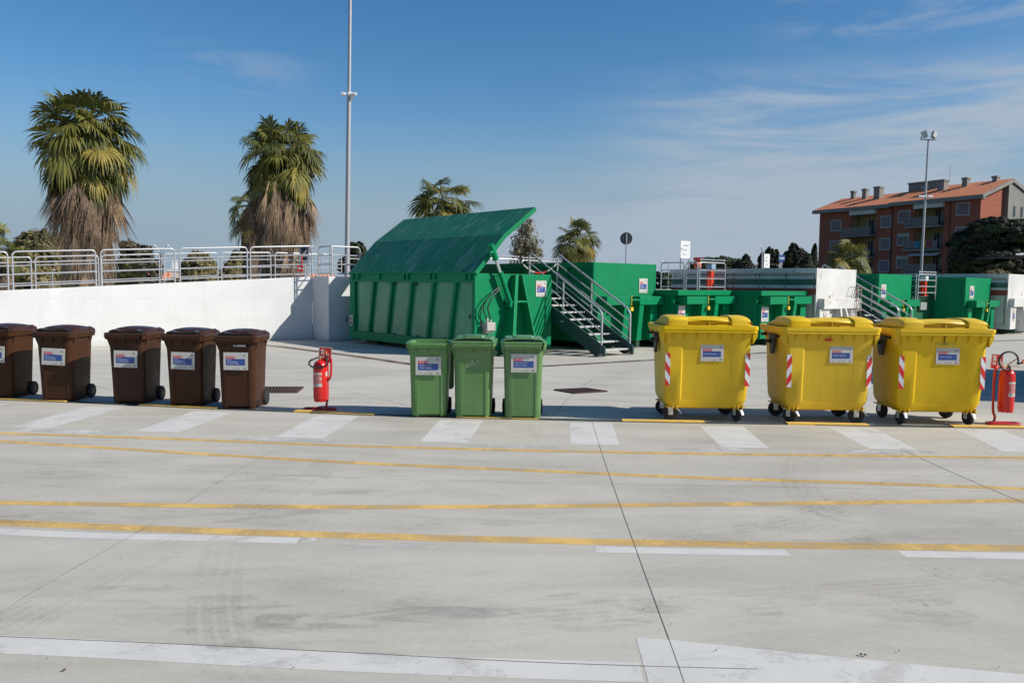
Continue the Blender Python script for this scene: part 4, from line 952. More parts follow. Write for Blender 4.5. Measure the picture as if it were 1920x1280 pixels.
def rail(label, a, b, h, group, bars=3, drop=.12, r=.021, name='railing_panel', top_extra=False, rr=.10):
    """frame bent from one tube with bars between the posts; a and b are foot points (z = foot height)"""
    a = Vector(a); b = Vector(b); o = thing(name, label, 'railing', a, 0, group); d = b - a; L = d.length; d.normalize()
    q = [Vector((0, 0, -drop)), Vector((0, 0, h - rr))]
    for k in range(1, 6): t = math.pi / 2 * k / 5; q.append(Vector((0, 0, h - rr)) + d * rr * (1 - math.cos(t)) + Vector((0, 0, rr * math.sin(t))))
    e_ = d * L
    for k in range(0, 6): t = math.pi / 2 * k / 5; q.append(e_ + Vector((0, 0, h - rr)) - d * rr * (1 - math.sin(t)) + Vector((0, 0, rr * math.cos(t))))
    q.append(e_ + Vector((0, 0, -drop)))
    f = MB(); f.tube(q, r, 8); f.build('frame', m_rail, o)
    for k in range(bars):
        z = h * (.06 + .86 * (k + .35) / bars) if bars == 3 else h * (k + .6) / (bars + .6)
        c = MB(); c.tube([Vector((0, 0, z)), e_ + Vector((0, 0, z))], r * .82, 6); c.build('bar', m_rail, o)
    if top_extra:
        c = MB(); c.tube([Vector((0, 0, h + .09)), e_ + Vector((0, 0, h + .09))], r * .85, 6); c.tube([e_ * .95 + Vector((0, 0, h)), e_ * .95 + Vector((0, 0, h + .09))], r * .6, 6); c.tube([e_ * .05 + Vector((0, 0, h)), e_ * .05 + Vector((0, 0, h + .09))], r * .6, 6); c.build('hand_bar', m_rail, o)
    return o
def on_wall(px):     # distance s back from the corner along the wall for an image column
    k = (px - 960) / FPX; s = (B.x - k * B.y) / (UW.x - k * UW.y); return s
rn = ['cut off by the left picture edge', 'in front of the big left palm trunk', 'right of the big left palm trunk', 'over the middle of the white wall', 'in front of the second palm trunk']
for (x0, x1), nm in zip(((-110, 18), (27, 183), (193, 331), (341, 467), (473, 588)), rn):
    s0, s1 = on_wall(x0), on_wall(x1); a = B - UW * s0 + NW * .12; b = B - UW * s1 + NW * .12
    a.z = wz(s0) - .06; b.z = wz(s1) - .06
    rail('railing panel on the white ramp wall, ' + nm, a, b, .93 + .05, 'railing panels on the ramp wall')
a = B + NW * .12 + UW * .12; b = C2_ + NB * .10 - U * .05
a2 = B + dR * .22 + Vector((-dR.y, dR.x, 0)) * .12; b2 = C2_ - dR * .02 + Vector((-dR.y, dR.x, 0)) * .12
rail('short narrow railing panel on the white wall return', (a2.x, a2.y, 1.83), (b2.x, b2.y, 1.83), .95, 'railing panels on the ramp wall')
a2 = C2_ + U * .12 + NB * .12; b2 = C2_ + U * 1.12 + NB * .12
rail('railing panel in front of the tall pole, ending at the big lid', (a2.x, a2.y, 1.83), (b2.x, b2.y, 1.83), .95, 'railing panels on the ramp wall')
# far side of the ramp
rn2 = ['at the left picture edge', 'left of the big palm trunk', 'behind the big palm panel', 'between the two big palms', 'below the far round tree', 'left of the second palm', 'behind the second palm panel', 'by the red square sign', 'beyond the tall pole']
k4 = NW * 4.6
for (x0, x1), nm in zip(((-70, 60), (68, 186), (192, 300), (309, 409), (416, 508), (516, 596), (603, 640)), rn2):
    def sfar(px): k = (px - 960) / FPX; c = B + k4; return (c.x - k * c.y) / (UW.x - k * UW.y)
    s0, s1 = sfar(x0), sfar(x1); c = B + k4; a = c - UW * s0; b = c - UW * s1
    a.z = wz(max(s0, 0)) - .05; b.z = wz(max(s1, 0)) - .05
    rail('railing panel on the far side of the ramp, ' + nm, a, b, .90, 'railing panels on the far side of the ramp')
a = P(655, 500, 31); b = P(712, 500, 33); rail('railing panel on the far side of the upper yard, beyond the tall pole', (a.x, a.y, 1.8), (b.x, b.y, 1.8), .85, 'railing panels on the far side of the ramp')
# rails on the upper yard seen past the big lid
def uprail(label, px0, px1, Y0, Y1, h=.92, zb=1.55, **k):
    a = P(px0, 500, Y0); b = P(px1, 500, Y1); return rail(label, (a.x, a.y, zb), (b.x, b.y, zb), h, 'railing panels on the upper yard', **k)
uprail('dark railing panel at the deck edge right of the lid ram', 912, 973, 25.4, 26.2, .98, top_extra=True)
uprail('railing panel with raised hand bar behind the stair head', 978, 1042, 27.6, 28.8, 1.0, top_extra=True)
uprail('railing panel in shade on the platform, left of the orange beacon', 1240, 1283, 26.6, 25.9, .93); uprail('narrow railing panel on the platform, in front of the orange beacon', 1287, 1308, 25.85, 25.45, .93)
uprail('sunlit white railing panel on the platform, in front of the red pillar', 1312, 1360, 25.5, 26.35, .93, top_extra=True)
uprail('sunlit railing panel on the dark platform under the floodlight pole', 1723, 1756, 28.6, 29.4, .78, 1.45, top_extra=True); uprail('railing panel in shade beside the floodlight pole', 1694, 1719, 30.4, 28.8, .78, 1.45)
uprail('short length of white railing above the far end of the striped container', 1388, 1440, 33.2, 33.6, .80, 1.55); uprail('distant railing panel between the sign board and the orange beacon', 1262, 1350, 34, 34.6, .80)
# chain across the stair head
ch = MB(); pts = [Vector((x, 0, -.16 * (1 - ((x - .5) / .5) ** 2))) for x in [k / 12 for k in range(13)]]
a = P(981, 496, 21.3); b = P(1044, 494, 21.9); dd = b - a
chp = [a + dd * (k / 24) + Vector((0, 0, -.24 * (1 - ((k / 24 - .5) / .5) ** 2))) for k in range(25)]
co = thing('barrier_chain', 'red and white plastic chain hung across the head of the near staircase', 'chain', a)
for nm, m_, i0, i1 in (('white_links', m_card, 0, 8), ('red_links', m_rr, 8, 16), ('white_links', m_card, 16, 24)):
    q = MB(); q.tube([p - a for p in chp[i0:i1 + 1]], .022, 6); q.build(nm, m_, co)
# stairs
m_tread = mat('tread', (.50, .50, .48), .6, .3, var=.12, scale=20); m_string = mat('stringer', (.025, .055, .055), .5, .2)
def stairs(label, fl, x0, x1, v0, deck_z, n=8, run=.305):
    o = thing('staircase', label, 'staircase', (fl[0], fl[1], 0), ANG, 'steel staircases up to the deck')
    rise = deck_z / (n + 1); y0 = -v0; yT = y0 + run * n
    for x in (x0, x1 - .05):
        q = MB(); q.prism([(y0 - .10, .02), (y0 + .22, .02), (yT + .30, deck_z - .22), (yT + .30, deck_z), (yT, deck_z), (y0 - .10, .24)], x, x + .05, 'x'); q.build('stringer', m_string, o, smooth=0, bevel=.004)
    for k in range(n):
        q = MB(); z = rise * (k + 1); y = y0 + run * k; q.box(x0 + .051, x1 - .051, y, y + .24, z - .035, z); q.build('tread', m_tread, o, smooth=0, bevel=.004)
    q = MB(); q.box(x0, x1, yT, yT + 1.6, deck_z - .06, deck_z); q.build('landing', m_tread, o, smooth=0)
    dz = rise / run
    for x in (x0 + .025, x1 - .025):
        h = .92; ya = y0 + .02; yb = yT + .12
        def zz(y): return .17 + (y - y0) * dz
        f = MB(); top = [Vector((x, ya, .12)), Vector((x, ya, zz(ya) + h - .10))]
        for k in range(1, 5): t = k / 4; top.append(Vector((x, ya + .10 * t * t, zz(ya) + h - .10 + .10 * t * (1 + dz * t) )))
        top += [Vector((x, yb, zz(yb) + h)), Vector((x, yb + .05, zz(yb) + h - .03)), Vector((x, yb + .06, deck_z - .1))]
        f.tube(top, .026, 8); ym = (ya + yb) / 2 + .05; f.tube([(x, ym, zz(ym) - .12), (x, ym, zz(ym) + h)], .022, 8)
        for y in (ya, ym): f.box(x - .03, x + .03, y - .06, y + .06, zz(y) - .14, zz(y) - .11)
        ho = f.build('handrail', m_rail, o)
        for k in (.22, .46, .70):
            c = MB(); c.tube([(x, ya, zz(ya) + h * k), (x, yb, zz(yb) + h * k)], .019, 6); c.build('bar', m_rail, ho)
    return o
stairs('grey steel staircase with open treads right of the large lidded container', FL[1], 2.515, 3.60, 1.72, 1.55)
stairs('grey steel staircase half hidden behind the yellow containers, farther right', FL[5], 2.58, 3.62, 1.40, 1.50)
# ================================================================= poles, signs, lamps, building
m_pole = mat('pole_galv', (.36, .36, .37), .5, .4, var=.12, scale=9); m_lampw = mat('lamp_white', (.70, .70, .69), .4)
m_glass = mat('lamp_glass', (.50, .50, .46), .25)
# tall left pole
f = P(649, 500, 30); o = thing('light_pole', 'very tall tapering grey pole left of the lidded container, cameras halfway up', 'light pole', (f.x, f.y, 0)); o.rotation_euler.y = R(.9)
q = MB(); q.tube([(0, 0, 0), (0, 0, 8.6), (0, 0, 8.61), (0, 0, 17)], [.105, .080, .066, .050], 12); q.build('mast', m_pole, o)
q = MB(); q.tube([(0, 0, 8.58), (0, 0, 8.70)], .10, 12); q.build('collar', m_lampw, o)
for sx in (-1, 1):
    c = MB(); c.bar((sx * .08, -.05, 8.64), (sx * .17, -.12, 8.62), .04, .04); c.lathe([(.055, -.11), (.06, -.08), (.06, .09), (.03, .11)], (sx * .20, -.15, 8.60), 'x' if sx > 0 else 'y', 12); c.build('camera_housing', m_lampw, o)
c = MB(); c.lathe([(.0, -.07), (.05, -.05), (.07, 0), (.07, .05)], (.13, -.10, 8.50), 'z', 12); c.build('dome_camera', m_lampw, o)
# right floodlight pole
f = P(1726, 510, 33); o = thing('light_pole', 'slim pole with two floodlights on top in front of the brick building', 'light pole', (f.x, f.y, 0)); o.rotation_euler.y = R(.55)
hp = zat(262, 1731, 33)
q = MB(); q.tube([(0, 0, 0), (0, 0, 5.2), (0, 0, hp)], [.058, .046, .036], 10); q.build('mast', m_pole, o)
q = MB(); q.bar((-.30, 0, hp), (.30, 0, hp), .06, .05); q.bar((-.30, 0, hp - .02), (-.30, 0, hp + .12), .04, .03); q.bar((.22, 0, hp - .02), (.22, 0, hp + .12), .04, .03); q.build('bracket', m_pole, o)
for sx, tz in ((-1, -18), (1, 22)):
    fl = MB(); fl.hexa([(-.13, -.10, -.14), (.15, -.12, -.14), (.13, .06, -.14), (-.11, .06, -.14), (-.15, -.16, .20), (.17, -.16, .20), (.14, .02, .20), (-.12, .02, .20)])
    fl.v = [(x * .72, y * .72, z * .72) for x, y, z in fl.v]; fo = fl.build('floodlight', m_pole, o, (sx * .17, 0, hp + .17), R(sx * 25), smooth=0, bevel=.01); fo.rotation_euler.y = R(sx * 24); fo.rotation_euler.x = R(-10)
    gl_ = MB(); gl_.quad((-.115, -.108, -.12), (.135, -.124, -.12), (.152, -.162, .18), (-.132, -.162, .18)); gl_.v = [(x * .72, y * .72, z * .72) for x, y, z in gl_.v]; gl_.build('lamp_glass', m_glass, fo, smooth=0)
q = MB(); z5 = zat(369, 1729, 33); q.tube([(0, 0, z5 - .05), (0, 0, z5 + .05)], .08, 10); q.lathe([(.05, -.12), (.05, .12)], (-.18, -.06, z5), 'x', 10); q.lathe([(.05, -.10), (.05, .10)], (.17, -.06, z5), 'x', 10); q.build('camera_cluster', m_lampw, o)
def pole_at(px, py_top, Y, r=.04, foot=0.0):
    f = P(px, 520, Y); return (f.x, f.y, foot), zat(py_top, px, Y)
# road sign seen from the back
l_, z_ = pole_at(1173, 447, 36); o = thing('road_sign', 'round road sign seen from its dark back above the tall green container', 'road sign', l_)
q = MB(); q.tube([(0, 0, 0), (0, 0, z_ + .22)], .03, 8); q.build('post', m_pole, o)
q = MB(); q.lathe([(.27, .03), (.275, .035), (.275, .05), (.27, .055)], (0, 0, z_ ), 'y', 28); q.lathe([(.21, -.0)] * 1 + [(.21, .029)], (0, 0, z_), 'y', 24); q.build('sign_disc', mat('sign_back', (.035, .04, .05), .5), o, smooth=30)
# white direction boards
def board(label, c0, c1, c2, c3, Y, lines, big):
    # corner pixels: top-left, top-right, bottom-right, bottom-left; board turned towards the left
    ctr = P((c0[0] + c1[0]) / 2, (c0[1] + c3[1]) / 2, Y); w_ = .86 * big; ztop = (zat(c0[1], c0[0], Y) + zat(c1[1], c1[0], Y)) / 2; zbot = (zat(c3[1], c3[0], Y) + zat(c2[1], c2[0], Y)) / 2; h = ztop - zbot
    o = thing('sign_board', label, 'sign', (ctr.x, ctr.y, 0), 0, 'white direction boards'); 
    yaw = R(38); wpx = (c1[0] - c0[0]) / FPX * Y; w_ = wpx / math.cos(yaw)
    q = MB(); q.box(-w_ / 2, w_ / 2, 0, .02, zbot, ztop, 0)
    z = ztop - h * .26
    for k, t in enumerate(lines): q.text(t, -w_ * .24, ztop - h * (.30 + .26 * k), h * .115, -.003, 1, sx=.62 if len(t) > 8 else .85)
    zc = ztop - h * .46
    q.prism([(-w_ * .44, zc), (-w_ * .35, zc + h * .09), (-w_ * .35, zc + h * .055), (-w_ * .41, zc + .0), (-w_ * .35, zc - h * .055), (-w_ * .35, zc - h * .09)], -.004, -.001, 'y', 2); q.box(-w_ * .42, -w_ * .30, -.004, -.001, zc - h * .012, zc + h * .012, 2)
    q.build('panel', [m_lampw, mat('sign_text', (.22, .22, .23), .6), m_blk], o, rotz=yaw, smooth=0)
    q = MB(); 
    for x in (-w_ * .45, w_ * .45): q.tube([(x * math.cos(yaw), x * math.sin(yaw) + .04, 1.4), (x * math.cos(yaw), x * math.sin(yaw) + .04, ztop)], .025, 8)
    q.build('post', m_pole, o); return o
board('white direction board with arrow reading INGOMBRANTI LEGNO SFALCI above the railings', (1274.5, 449.5), (1296, 454), (1295, 485.5), (1273, 483), 31, ['INGOMBRANTI', 'LEGNO', 'SFALCI'], 1)
board('smaller white direction board with arrow and three lines above the striped container', (1431, 474.5), (1445, 477.5), (1445, 502), (1430, 502), 37, ['INERTI', 'CARTA', 'VETRO'], 1)
# street lamps
def lamp(label, px, pyt, Y, side, ln=.8, double=False, w_=.04, hs=1.0):
    l_, z_ = pole_at(px, pyt, Y); o = thing('street_lamp', label, 'street lamp', l_, 0, 'street lamps in the distance')
    q = MB(); q.tube([(0, 0, 0), (0, 0, z_ - .2)], w_, 8)
    for s_ in ((-1, 1) if double else (side,)):
        q.tube(smoothpts([Vector((0, 0, z_ - .3 - (1.1 if double else 0))), Vector((s_ * ln * .25, 0, z_ - .12 - (.5 if double else 0))), Vector((s_ * ln, 0, z_))], 5), w_ * .8, 6)
    q.build('mast', m_pole, o)
    for s_ in ((-1, 1) if double else (side,)):
        q = MB(); q.lathe([(.02 * hs, -.35 * hs), (.12 * hs, -.2 * hs), (.13 * hs, .1 * hs), (.05 * hs, .3 * hs)], (s_ * (ln + .2 * hs), 0, z_), 'x', 10); q.build('lamp_head', m_lampw, o)
lamp('street lamp with two curved arms between the big palms', 303, 461, 60, 1, .40, True, .045, .55)
lamp('thin street lamp standing by the smaller white direction board', 1428, 463, 44, -1, .12, hs=.30); lamp('thin distant street lamp left of the big direction board', 1253, 490, 70, -1, .5, hs=.55, w_=.03)
lamp('short white garden lamp behind the ramp railings on the left', 98, 506, 37, 1, .04, hs=.25)
# blue sign, red square sign, notice board
l_, z_ = pole_at(1464, 484, 46); o = thing('info_sign', 'small blue and white sign on a post above the striped container', 'sign', l_)
q = MB(); q.tube([(0, 0, 0), (0, 0, z_)], .04, 8); q.build('post', m_pole, o)
q = MB(); q.box(-.17, .17, -.06, -.04, z_ - .18, z_ + .18, 0); q.box(-.15, .15, -.064, -.0605, z_ - .06, z_ + .05, 1); q.build('panel', [mat('sign_blue', (.05, .16, .42), .4), m_lampw], o, smooth=0)
l_, z_ = pole_at(566, 503, 27.5, foot=1.2); o = thing('hose_sign', 'small red square fire-hose sign on a red post behind the railings', 'sign', l_)
q = MB(); q.tube([(.0, .03, 0), (.0, .03, z_ - 1.2 + .45)], .02, 8); q.build('post', m_stand, o)
q = MB(); zz_ = z_ - 1.2; q.box(-.17, .06, 0, .012, zz_ - .13, zz_ + .12, 0); q.box(-.155, .045, -.003, 0, zz_ - .115, zz_ + .105, 1); q.lathe([(.05, -.0045), (.05, -.003)], (-.08, 0, zz_ + .0), 'y', 12, 0); q.prism([(-.03, zz_ - .02), (.03, zz_ + .02), (.03, zz_ - .05)], -.0045, -.003, 'y', 0); q.build('panel', [m_card, m_fire], o, smooth=0)
l_, z_ = pole_at(571, 476, 28.5, foot=1.2); o = thing('notice_board', 'grey framed notice board with a white cap in front of the second palm', 'notice board', l_); zz_ = z_ - 1.2
q = MB(); q.box(-.17, .17, 0, .03, zz_ - .28, zz_ + .26, 0); q.box(-.13, .13, -.003, 0, zz_ - .05, zz_ + .22, 1); q.prism([(-.10, zz_ - .02), (.02, zz_ + .08), (.10, zz_ + .20), (.05, zz_ + .0)], -.006, -.003, 'y', 0); q.box(-.10, .10, -.003, 0, zz_ - .22, zz_ - .10, 1); q.build('panel', [m_steel, m_blk], o, smooth=0)
q = MB(); q.box(-.26, .30, -.05, .08, zz_ + .27, zz_ + .30); q.build('cap', m_lampw, o, smooth=0)
q = MB(); q.tube([(0, .05, 0), (0, .05, zz_ - .2)], .03, 8); q.build('post', m_pole, o)
# red pillars on the platforms
def pillar(label, px, Y, zt, box_, base=1.55):
    f = P(px, 520, Y); o = thing('hydrant_pillar', label, 'pillar', (f.x, f.y, base), R(40), 'red control pillars'); h = zt - base
    q = MB(); q.box(-.09, .09, -.09, .09, .03, h - .18); q.box(-.17, .17, -.14, .14, 0, .035); q.box(-.17, -.09, -.05, .05, .15, h * .55); q.build('column', mat('pillar_red', (.60, .05, .02), .4), o, smooth=0, bevel=.01)
    q = MB(); q.box(-.11, .13, -.12, .10, h - .18, h); q.build('control_box', mat('box_blue', (.28, .38, .46), .4) if box_ else m_lampw, o, smooth=0, bevel=.012)
pillar('red pillar with a grey blue control box behind the sunlit railings', 1332, 27.0, zat(495, 1332, 27.0), True); pillar('slim red pillar with a white cap on the dark platform by the floodlight pole', 1732, 29.6, zat(518, 1732, 29.6), False, 1.45)
# orange beacon behind the rails
f = P(1308, 500, 33); o = thing('warning_beacon', 'orange warning beacon with a dark red cap behind the platform railings', 'beacon', (f.x, f.y, 1.55))
zo0, zo1, zr = zat(503, 1308, 33) - 1.55, zat(491, 1308, 33) - 1.55, zat(482.5, 1308, 33) - 1.55
q = MB(); q.tube([(0, 0, 0), (0, 0, zo0)], .035, 8); q.build('post', m_stand, o)
q = MB(); q.lathe([(.10, zo0), (.15, zo0 + .03), (.15, zo1 - .05), (.11, zo1)], n=14); q.build('lamp_body', mat('beacon_orange', (.75, .12, .02), .35), o)
q = MB(); q.box(-.16, .20, -.10, .10, zo1 + .05, zr); q.tube([(0, 0, zo1), (0, 0, zo1 + .06)], .04, 8); q.build('cap', mat('bar_red', (.30, .02, .02), .4), o, smooth=0, bevel=.02)
# ================================================================= brick apartment building
m_brick, nt_, b_ = newmat('brick'); v_ = coords(nt_, (1, 1, 1), 'Object', False)
br = nt_.nodes.new('ShaderNodeTexBrick'); br.inputs['Scale'].default_value = 1; br.inputs['Brick Width'].default_value = .5; br.inputs['Row Height'].default_value = .16; br.inputs['Mortar Size'].default_value = .02
br.inputs['Color1'].default_value = (.37, .088, .042, 1); br.inputs['Color2'].default_value = (.30, .066, .032, 1); br.inputs['Mortar'].default_value = (.24, .12, .08, 1)
rx = nt_.nodes.new('ShaderNodeMapping'); rx.inputs['Rotation'].default_value = (R(90), 0, 0); nt_.links.new(v_, rx.inputs[0]); nt_.links.new(rx.outputs[0], br.inputs['Vector'])
nt_.links.new(mixc(nt_, mmath(nt_, 'MULTIPLY', noise(nt_, v_, .35, 5), .5), br.outputs[0], (.24, .09, .055)), b_.inputs['Base Color']); b_.inputs['Roughness'].default_value = .9
m_tile, nt_, b_ = newmat('roof_tile'); v_ = coords(nt_, (1, 1, 1), 'Object', False)
wv = nt_.nodes.new('ShaderNodeTexWave'); wv.wave_type = 'BANDS'; wv.bands_direction = 'X'; wv.inputs['Scale'].default_value = .85; wv.inputs['Distortion'].default_value = .25; nt_.links.new(v_, wv.inputs['Vector'])
c_ = ramp(nt_, noise(nt_, v_, 1.7, 5, .7), [(.3, (.60, .18, .07)), (.7, (.82, .29, .115))])
nt_.links.new(mixc(nt_, mmath(nt_, 'MULTIPLY', wv.outputs[0], .35), c_, (.40, .14, .065)), b_.inputs['Base Color']); b_.inputs['Roughness'].default_value = .85
bp = nt_.nodes.new('ShaderNodeBump'); bp.inputs['Strength'].default_value = .8; bp.inputs['Distance'].default_value = .15; nt_.links.new(wv.outputs[0], bp.inputs['Height']); nt_.links.new(bp.outputs[0], b_.inputs['Normal'])
m_bcon = mat('building_concrete', (.22, .215, .195), .9, var=.12, scale=.5); m_stucco = mat('stucco', (.34, .26, .13), .9, var=.08); m_wframe = mat('window_frame', (.34, .32, .30), .6)
m_shut = mat('shutter', (.18, .13, .135), .7, var=.1); m_wglass = mat('window_glass', (.03, .045, .06), .08, var=.3); m_dark = mat('dark_room', (.025, .022, .02), .9); m_balc = mat('balcony_glass', (.09, .085, .08), .4, var=.2); m_blind = mat('sun_blind', (.55, .55, .53), .7)
BL = P(1533, 520, 122); BR = P(1832, 520, 101); fd = BR - BL; fd.z = 0; FLN = fd.length; fd.normalize()
ob = thing('apartment_building', 'four storey brick apartment building with tiled roof and chimneys on the right', 'building', (BL.x, BL.y, 0), math.atan2(fd.y, fd.x))
# local: x along the facade (left to right), y into the building, facade at y=0 facing -y
def sx_(px):
    k = (px - 960) / FPX; return (k * BL.y - BL.x) / (fd.x - k * fd.y)
def sxd(px, yy):
    k = (px - 960) / FPX; nx, ny = -fd.y, fd.x; return (k * (BL.y + ny * yy) - BL.x - nx * yy) / (fd.x - k * fd.y)
def zb_(px, py): return zat(py, px, BL.y + fd.y * sx_(px))
D = 11.6; xm = sx_(1663)
e0, e1 = zb_(1540, 396), zb_(1740, 376); g0, g1 = e0 - .1, e1
ld0, ld1 = sx_(1588), sx_(1634); ld2, ld3 = sx_(1707), sx_(1760)
wl = MB()
def front(x0, x1, z1): wl.box(x0, x1, 0, .3, 0, z1)
front(0, ld0, e0); front(ld1, xm, e0); front(xm, ld2, e1); front(ld3, FLN, e1)
wl.box(0, .3, .3, D, 0, e0); wl.box(0, xm, D - .3, D, 0, e0 - .01); wl.box(xm, FLN - .3, D - .3, D, 0, e1 - .01)
# gable end on the right with its grey stair bay
rid = 2.35
wl.prism([(.0 + .301, 0), (D, 0), (D, e1), (D / 2, e1 + rid - .25), (.301, e1)], FLN - .3, FLN - .001, 'x')
wl.build('wall', m_brick, ob, smooth=0)
q = MB(); q.prism([(D * .44, 0), (D * .78, 0), (D * .78, e1 + 1.0), (D * .5, e1 + 2.15), (D * .44, e1 + 1.9)], FLN, FLN + .55, 'x'); q.build('stair_bay', m_bcon, ob, smooth=0)
q = MB()
for y in (D * .54, D * .69): q.box(FLN + .55, FLN + .58, y, y + .5, e1 - 2.2, e1 - .9)
q.build('bay_window', m_wglass, ob, smooth=0)
def roofsec(x0, x1, ez, rz, o0, o1):
    r = MB(); t = .22; A = (-.8, ez - .15); Rg = (D / 2, rz); C = (D + .8, ez - .15)
    r.prism([A, Rg, C, (C[0], C[1] + t), (Rg[0], Rg[1] + t), (A[0], A[1] + t)], x0 - o0, x1 + o1, 'x'); return r
r1 = roofsec(0, xm, e0 + .1, e0 + rid - .2, .7, -.002).build('roof', m_tile, ob, smooth=0); r2 = roofsec(xm, FLN, e1 + .1, e1 + rid, 0, .7).build('roof', m_tile, ob, smooth=0)
q = MB(); q.box(-.75, xm - .01, -.86, -.80, e0 - .35, e0 + .14); q.box(xm, FLN + .74, -.86, -.80, e1 - .35, e1 + .14); q.box(-.7, xm - .01, -.79, 0, e0 - .32, e0 - .20); q.box(xm, FLN + .7, -.79, 0, e1 - .32, e1 - .20)
q.bar((FLN + .72, -.86, e1 - .06), (FLN + .72, D / 2, e1 + rid - .05), .45, .08, (0, 0, 1)); q.bar((FLN + .72, D + .8, e1 - .06), (FLN + .72, D / 2, e1 + rid - .05), .45, .08, (0, 0, 1)); q.build('cornice', m_bcon, ob, smooth=0)
for px, pyt, w_, yy, ro in ((1590.5, 358, .75, 5.0, r1), (1612.5, 354, .9, 4.3, r1), (1637, 350, 1.3, 3.4, r1), (1755, 337, 1.3, 3.6, r2), (1798, 333, .95, 4.4, r2), (1853, 330, .85, 5.4, r2)):
    w_ *= .72; x = sxd(px, yy); zr = (e1 if ro is r2 else e0) + rid * yy / (D / 2) - .1
    Yt = BL.y + fd.y * x + fd.x * yy; zt = zat(pyt, px, Yt)
    q = MB(); q.box(x - w_ / 2, x + w_ / 2, yy - w_ / 2, yy + w_ / 2, zr - .6, zt - .25); q.box(x - w_ / 2 - .08, x + w_ / 2 + .08, yy - w_ / 2 - .08, yy + w_ / 2 + .08, zt - .249, zt); q.build('chimney', m_bcon, ro, smooth=0)
q = MB(); xa, xb = sxd(1692, 5.2), sxd(1755, 5.2); ztw = zat(336, 1740, BL.y + fd.y * xb + fd.x * 5.2); q.box(xa, xb, 5.2, 6.6, e1 + 1.0, ztw - .2); q.box(xa - .12, xb + .12, 5.08, 6.72, ztw - .199, ztw); q.build('stair_tower', m_bcon, ob, smooth=0)
q = MB(); q.box(xb - 3.2, xb - 1.8, 5.16, 5.199, ztw - 1.5, ztw - .6); q.build('tower_window', m_wframe, ob, smooth=0)
an = MB(); an.tube([(xa + 5.5, 6, ztw), (xa + 5.5, 6, ztw + 2.0)], .02, 5)
for k in range(2): an.tube([(xa + 4.9, 6, ztw + 1.3 + k * .3), (xa + 6.1, 6, ztw + 1.3 + k * .3)], .012, 5)
an.build('antenna', m_pole, ob)
# windows
ztop = zb_(1686, 397); fl3 = 3.07
def win(px0, px1, z1, m_, h=1.38):
    x0, x1 = sx_(px0), sx_(px1); z0 = z1 - h; f = MB()
    f.box(x0 - .14, x1 + .14, -.06, -.001, z1, z1 + .16); f.box(x0 - .14, x1 + .14, -.10, -.001, z0 - .16, z0); f.box(x0 - .14, x0, -.06, -.001, z0, z1); f.box(x1, x1 + .14, -.06, -.001, z0, z1)
    fo = f.build('window', m_wframe, ob, smooth=0)
    p = MB(); p.box(x0, x1, -.03, -.001, z0, z1)
    if m_ is m_wglass: 
        p.build('pane', m_, fo, smooth=0); c = MB(); c.box((x0 + x1) / 2 - .04, (x0 + x1) / 2 + .04, -.045, -.0305, z0, z1); c.box(x0, x1, -.045, -.0305, z1 - .28, z1, 0); c.build('sash', m_wframe if True else m_, fo, smooth=0)
    else: p.build('shutter', m_, fo, smooth=0)
for k in range(4):
    zt = ztop - fl3 * k; za = zt - .55
    win(1552, 1569, za, m_shut); win(1644.5, 1661.5, za + .05, m_shut if k != 3 else m_wglass)
    win(1677, 1696, zt, (m_shut, m_wglass, m_wglass, m_shut)[k]); win(1784.5, 1806, zt + .45, m_shut)
# loggias
for (xa, xb, ez, zz0) in ((ld0, ld1, e0, ztop - .55), (ld2, ld3, e1, ztop + .2)):
    q = MB(); q.box(xa + .001, xb - .001, 1.8, 2.0, 0, ez - .02); q.box(xa - .0, xa + .08, .301, 1.8, 0, ez - .02); q.box(xb - .08, xb, .301, 1.8, 0, ez - .02); q.build('loggia_wall', m_stucco, ob, smooth=0)
    for k in range(4):
        zf = zz0 - 1.38 - .95 - fl3 * k
        if zf < -.5: continue
        q = MB(); q.box(xa - .9, xb - .09, -1.1, 1.79, zf - .22, zf); bo = q.build('balcony', m_bcon, ob, smooth=0)
        q = MB(); q.box(xa - .88, xb - .1, -1.08, -1.05, zf + .10, zf + .98); q.box(xa - .88, xa - .85, -1.05, -.01, zf + .10, zf + .98); q.build('parapet', m_balc, bo, smooth=0)
        q = MB(); q.tube([(xa - .88, -.01, zf + 1.05), (xa - .88, -1.07, zf + 1.05), (xb - .1, -1.07, zf + 1.05)], .03, 6)
        for j in range(12): x = xa - .88 + (xb - xa + .78) * j / 11; q.tube([(x, -1.07, zf), (x, -1.07, zf + 1.05)], .02, 5)
        q.build('balcony_rail', m_wframe, bo)
        wdt = xb - xa
        for (a_, b2, m_) in ((.42, .62, m_dark), (.68, .84, m_wglass)):
            q = MB(); q.box(xa + wdt * a_, xa + wdt * b2, 1.75, 1.799, zf, zf + 2.25); do = q.build('door', m_, ob, smooth=0)
            c = MB(); 
            for xx in (a_, (a_ + b2) / 2, b2): c.box(xa + wdt * xx - .04, xa + wdt * xx + .04, 1.72, 1.749, zf, zf + 2.3)
            c.build('door_frame', m_wframe, do, smooth=0)
    q = MB(); q.box(xa + .02, xb + .1, -.5, -.001, ez - .95, ez - .33); q.build('sun_blind', m_blind, ob, smooth=0)
q = MB(); zf = ztop + .2 - 1.38 - .95 - fl3; q.bar((ld2, -.01, zf - .35), (ld2, -1.3, zf - .75), .05, .06); q.hexa([(ld2, -1.3, zf - .85), (ld3, -1.3, zf - .85), (ld3, -.02, zf - .45), (ld2, -.02, zf - .45), (ld2, -1.3, zf - .80), (ld3, -1.3, zf - .80), (ld3, -.02, zf - .40), (ld2, -.02, zf - .40)]); q.build('awning', m_blind, ob, smooth=0)
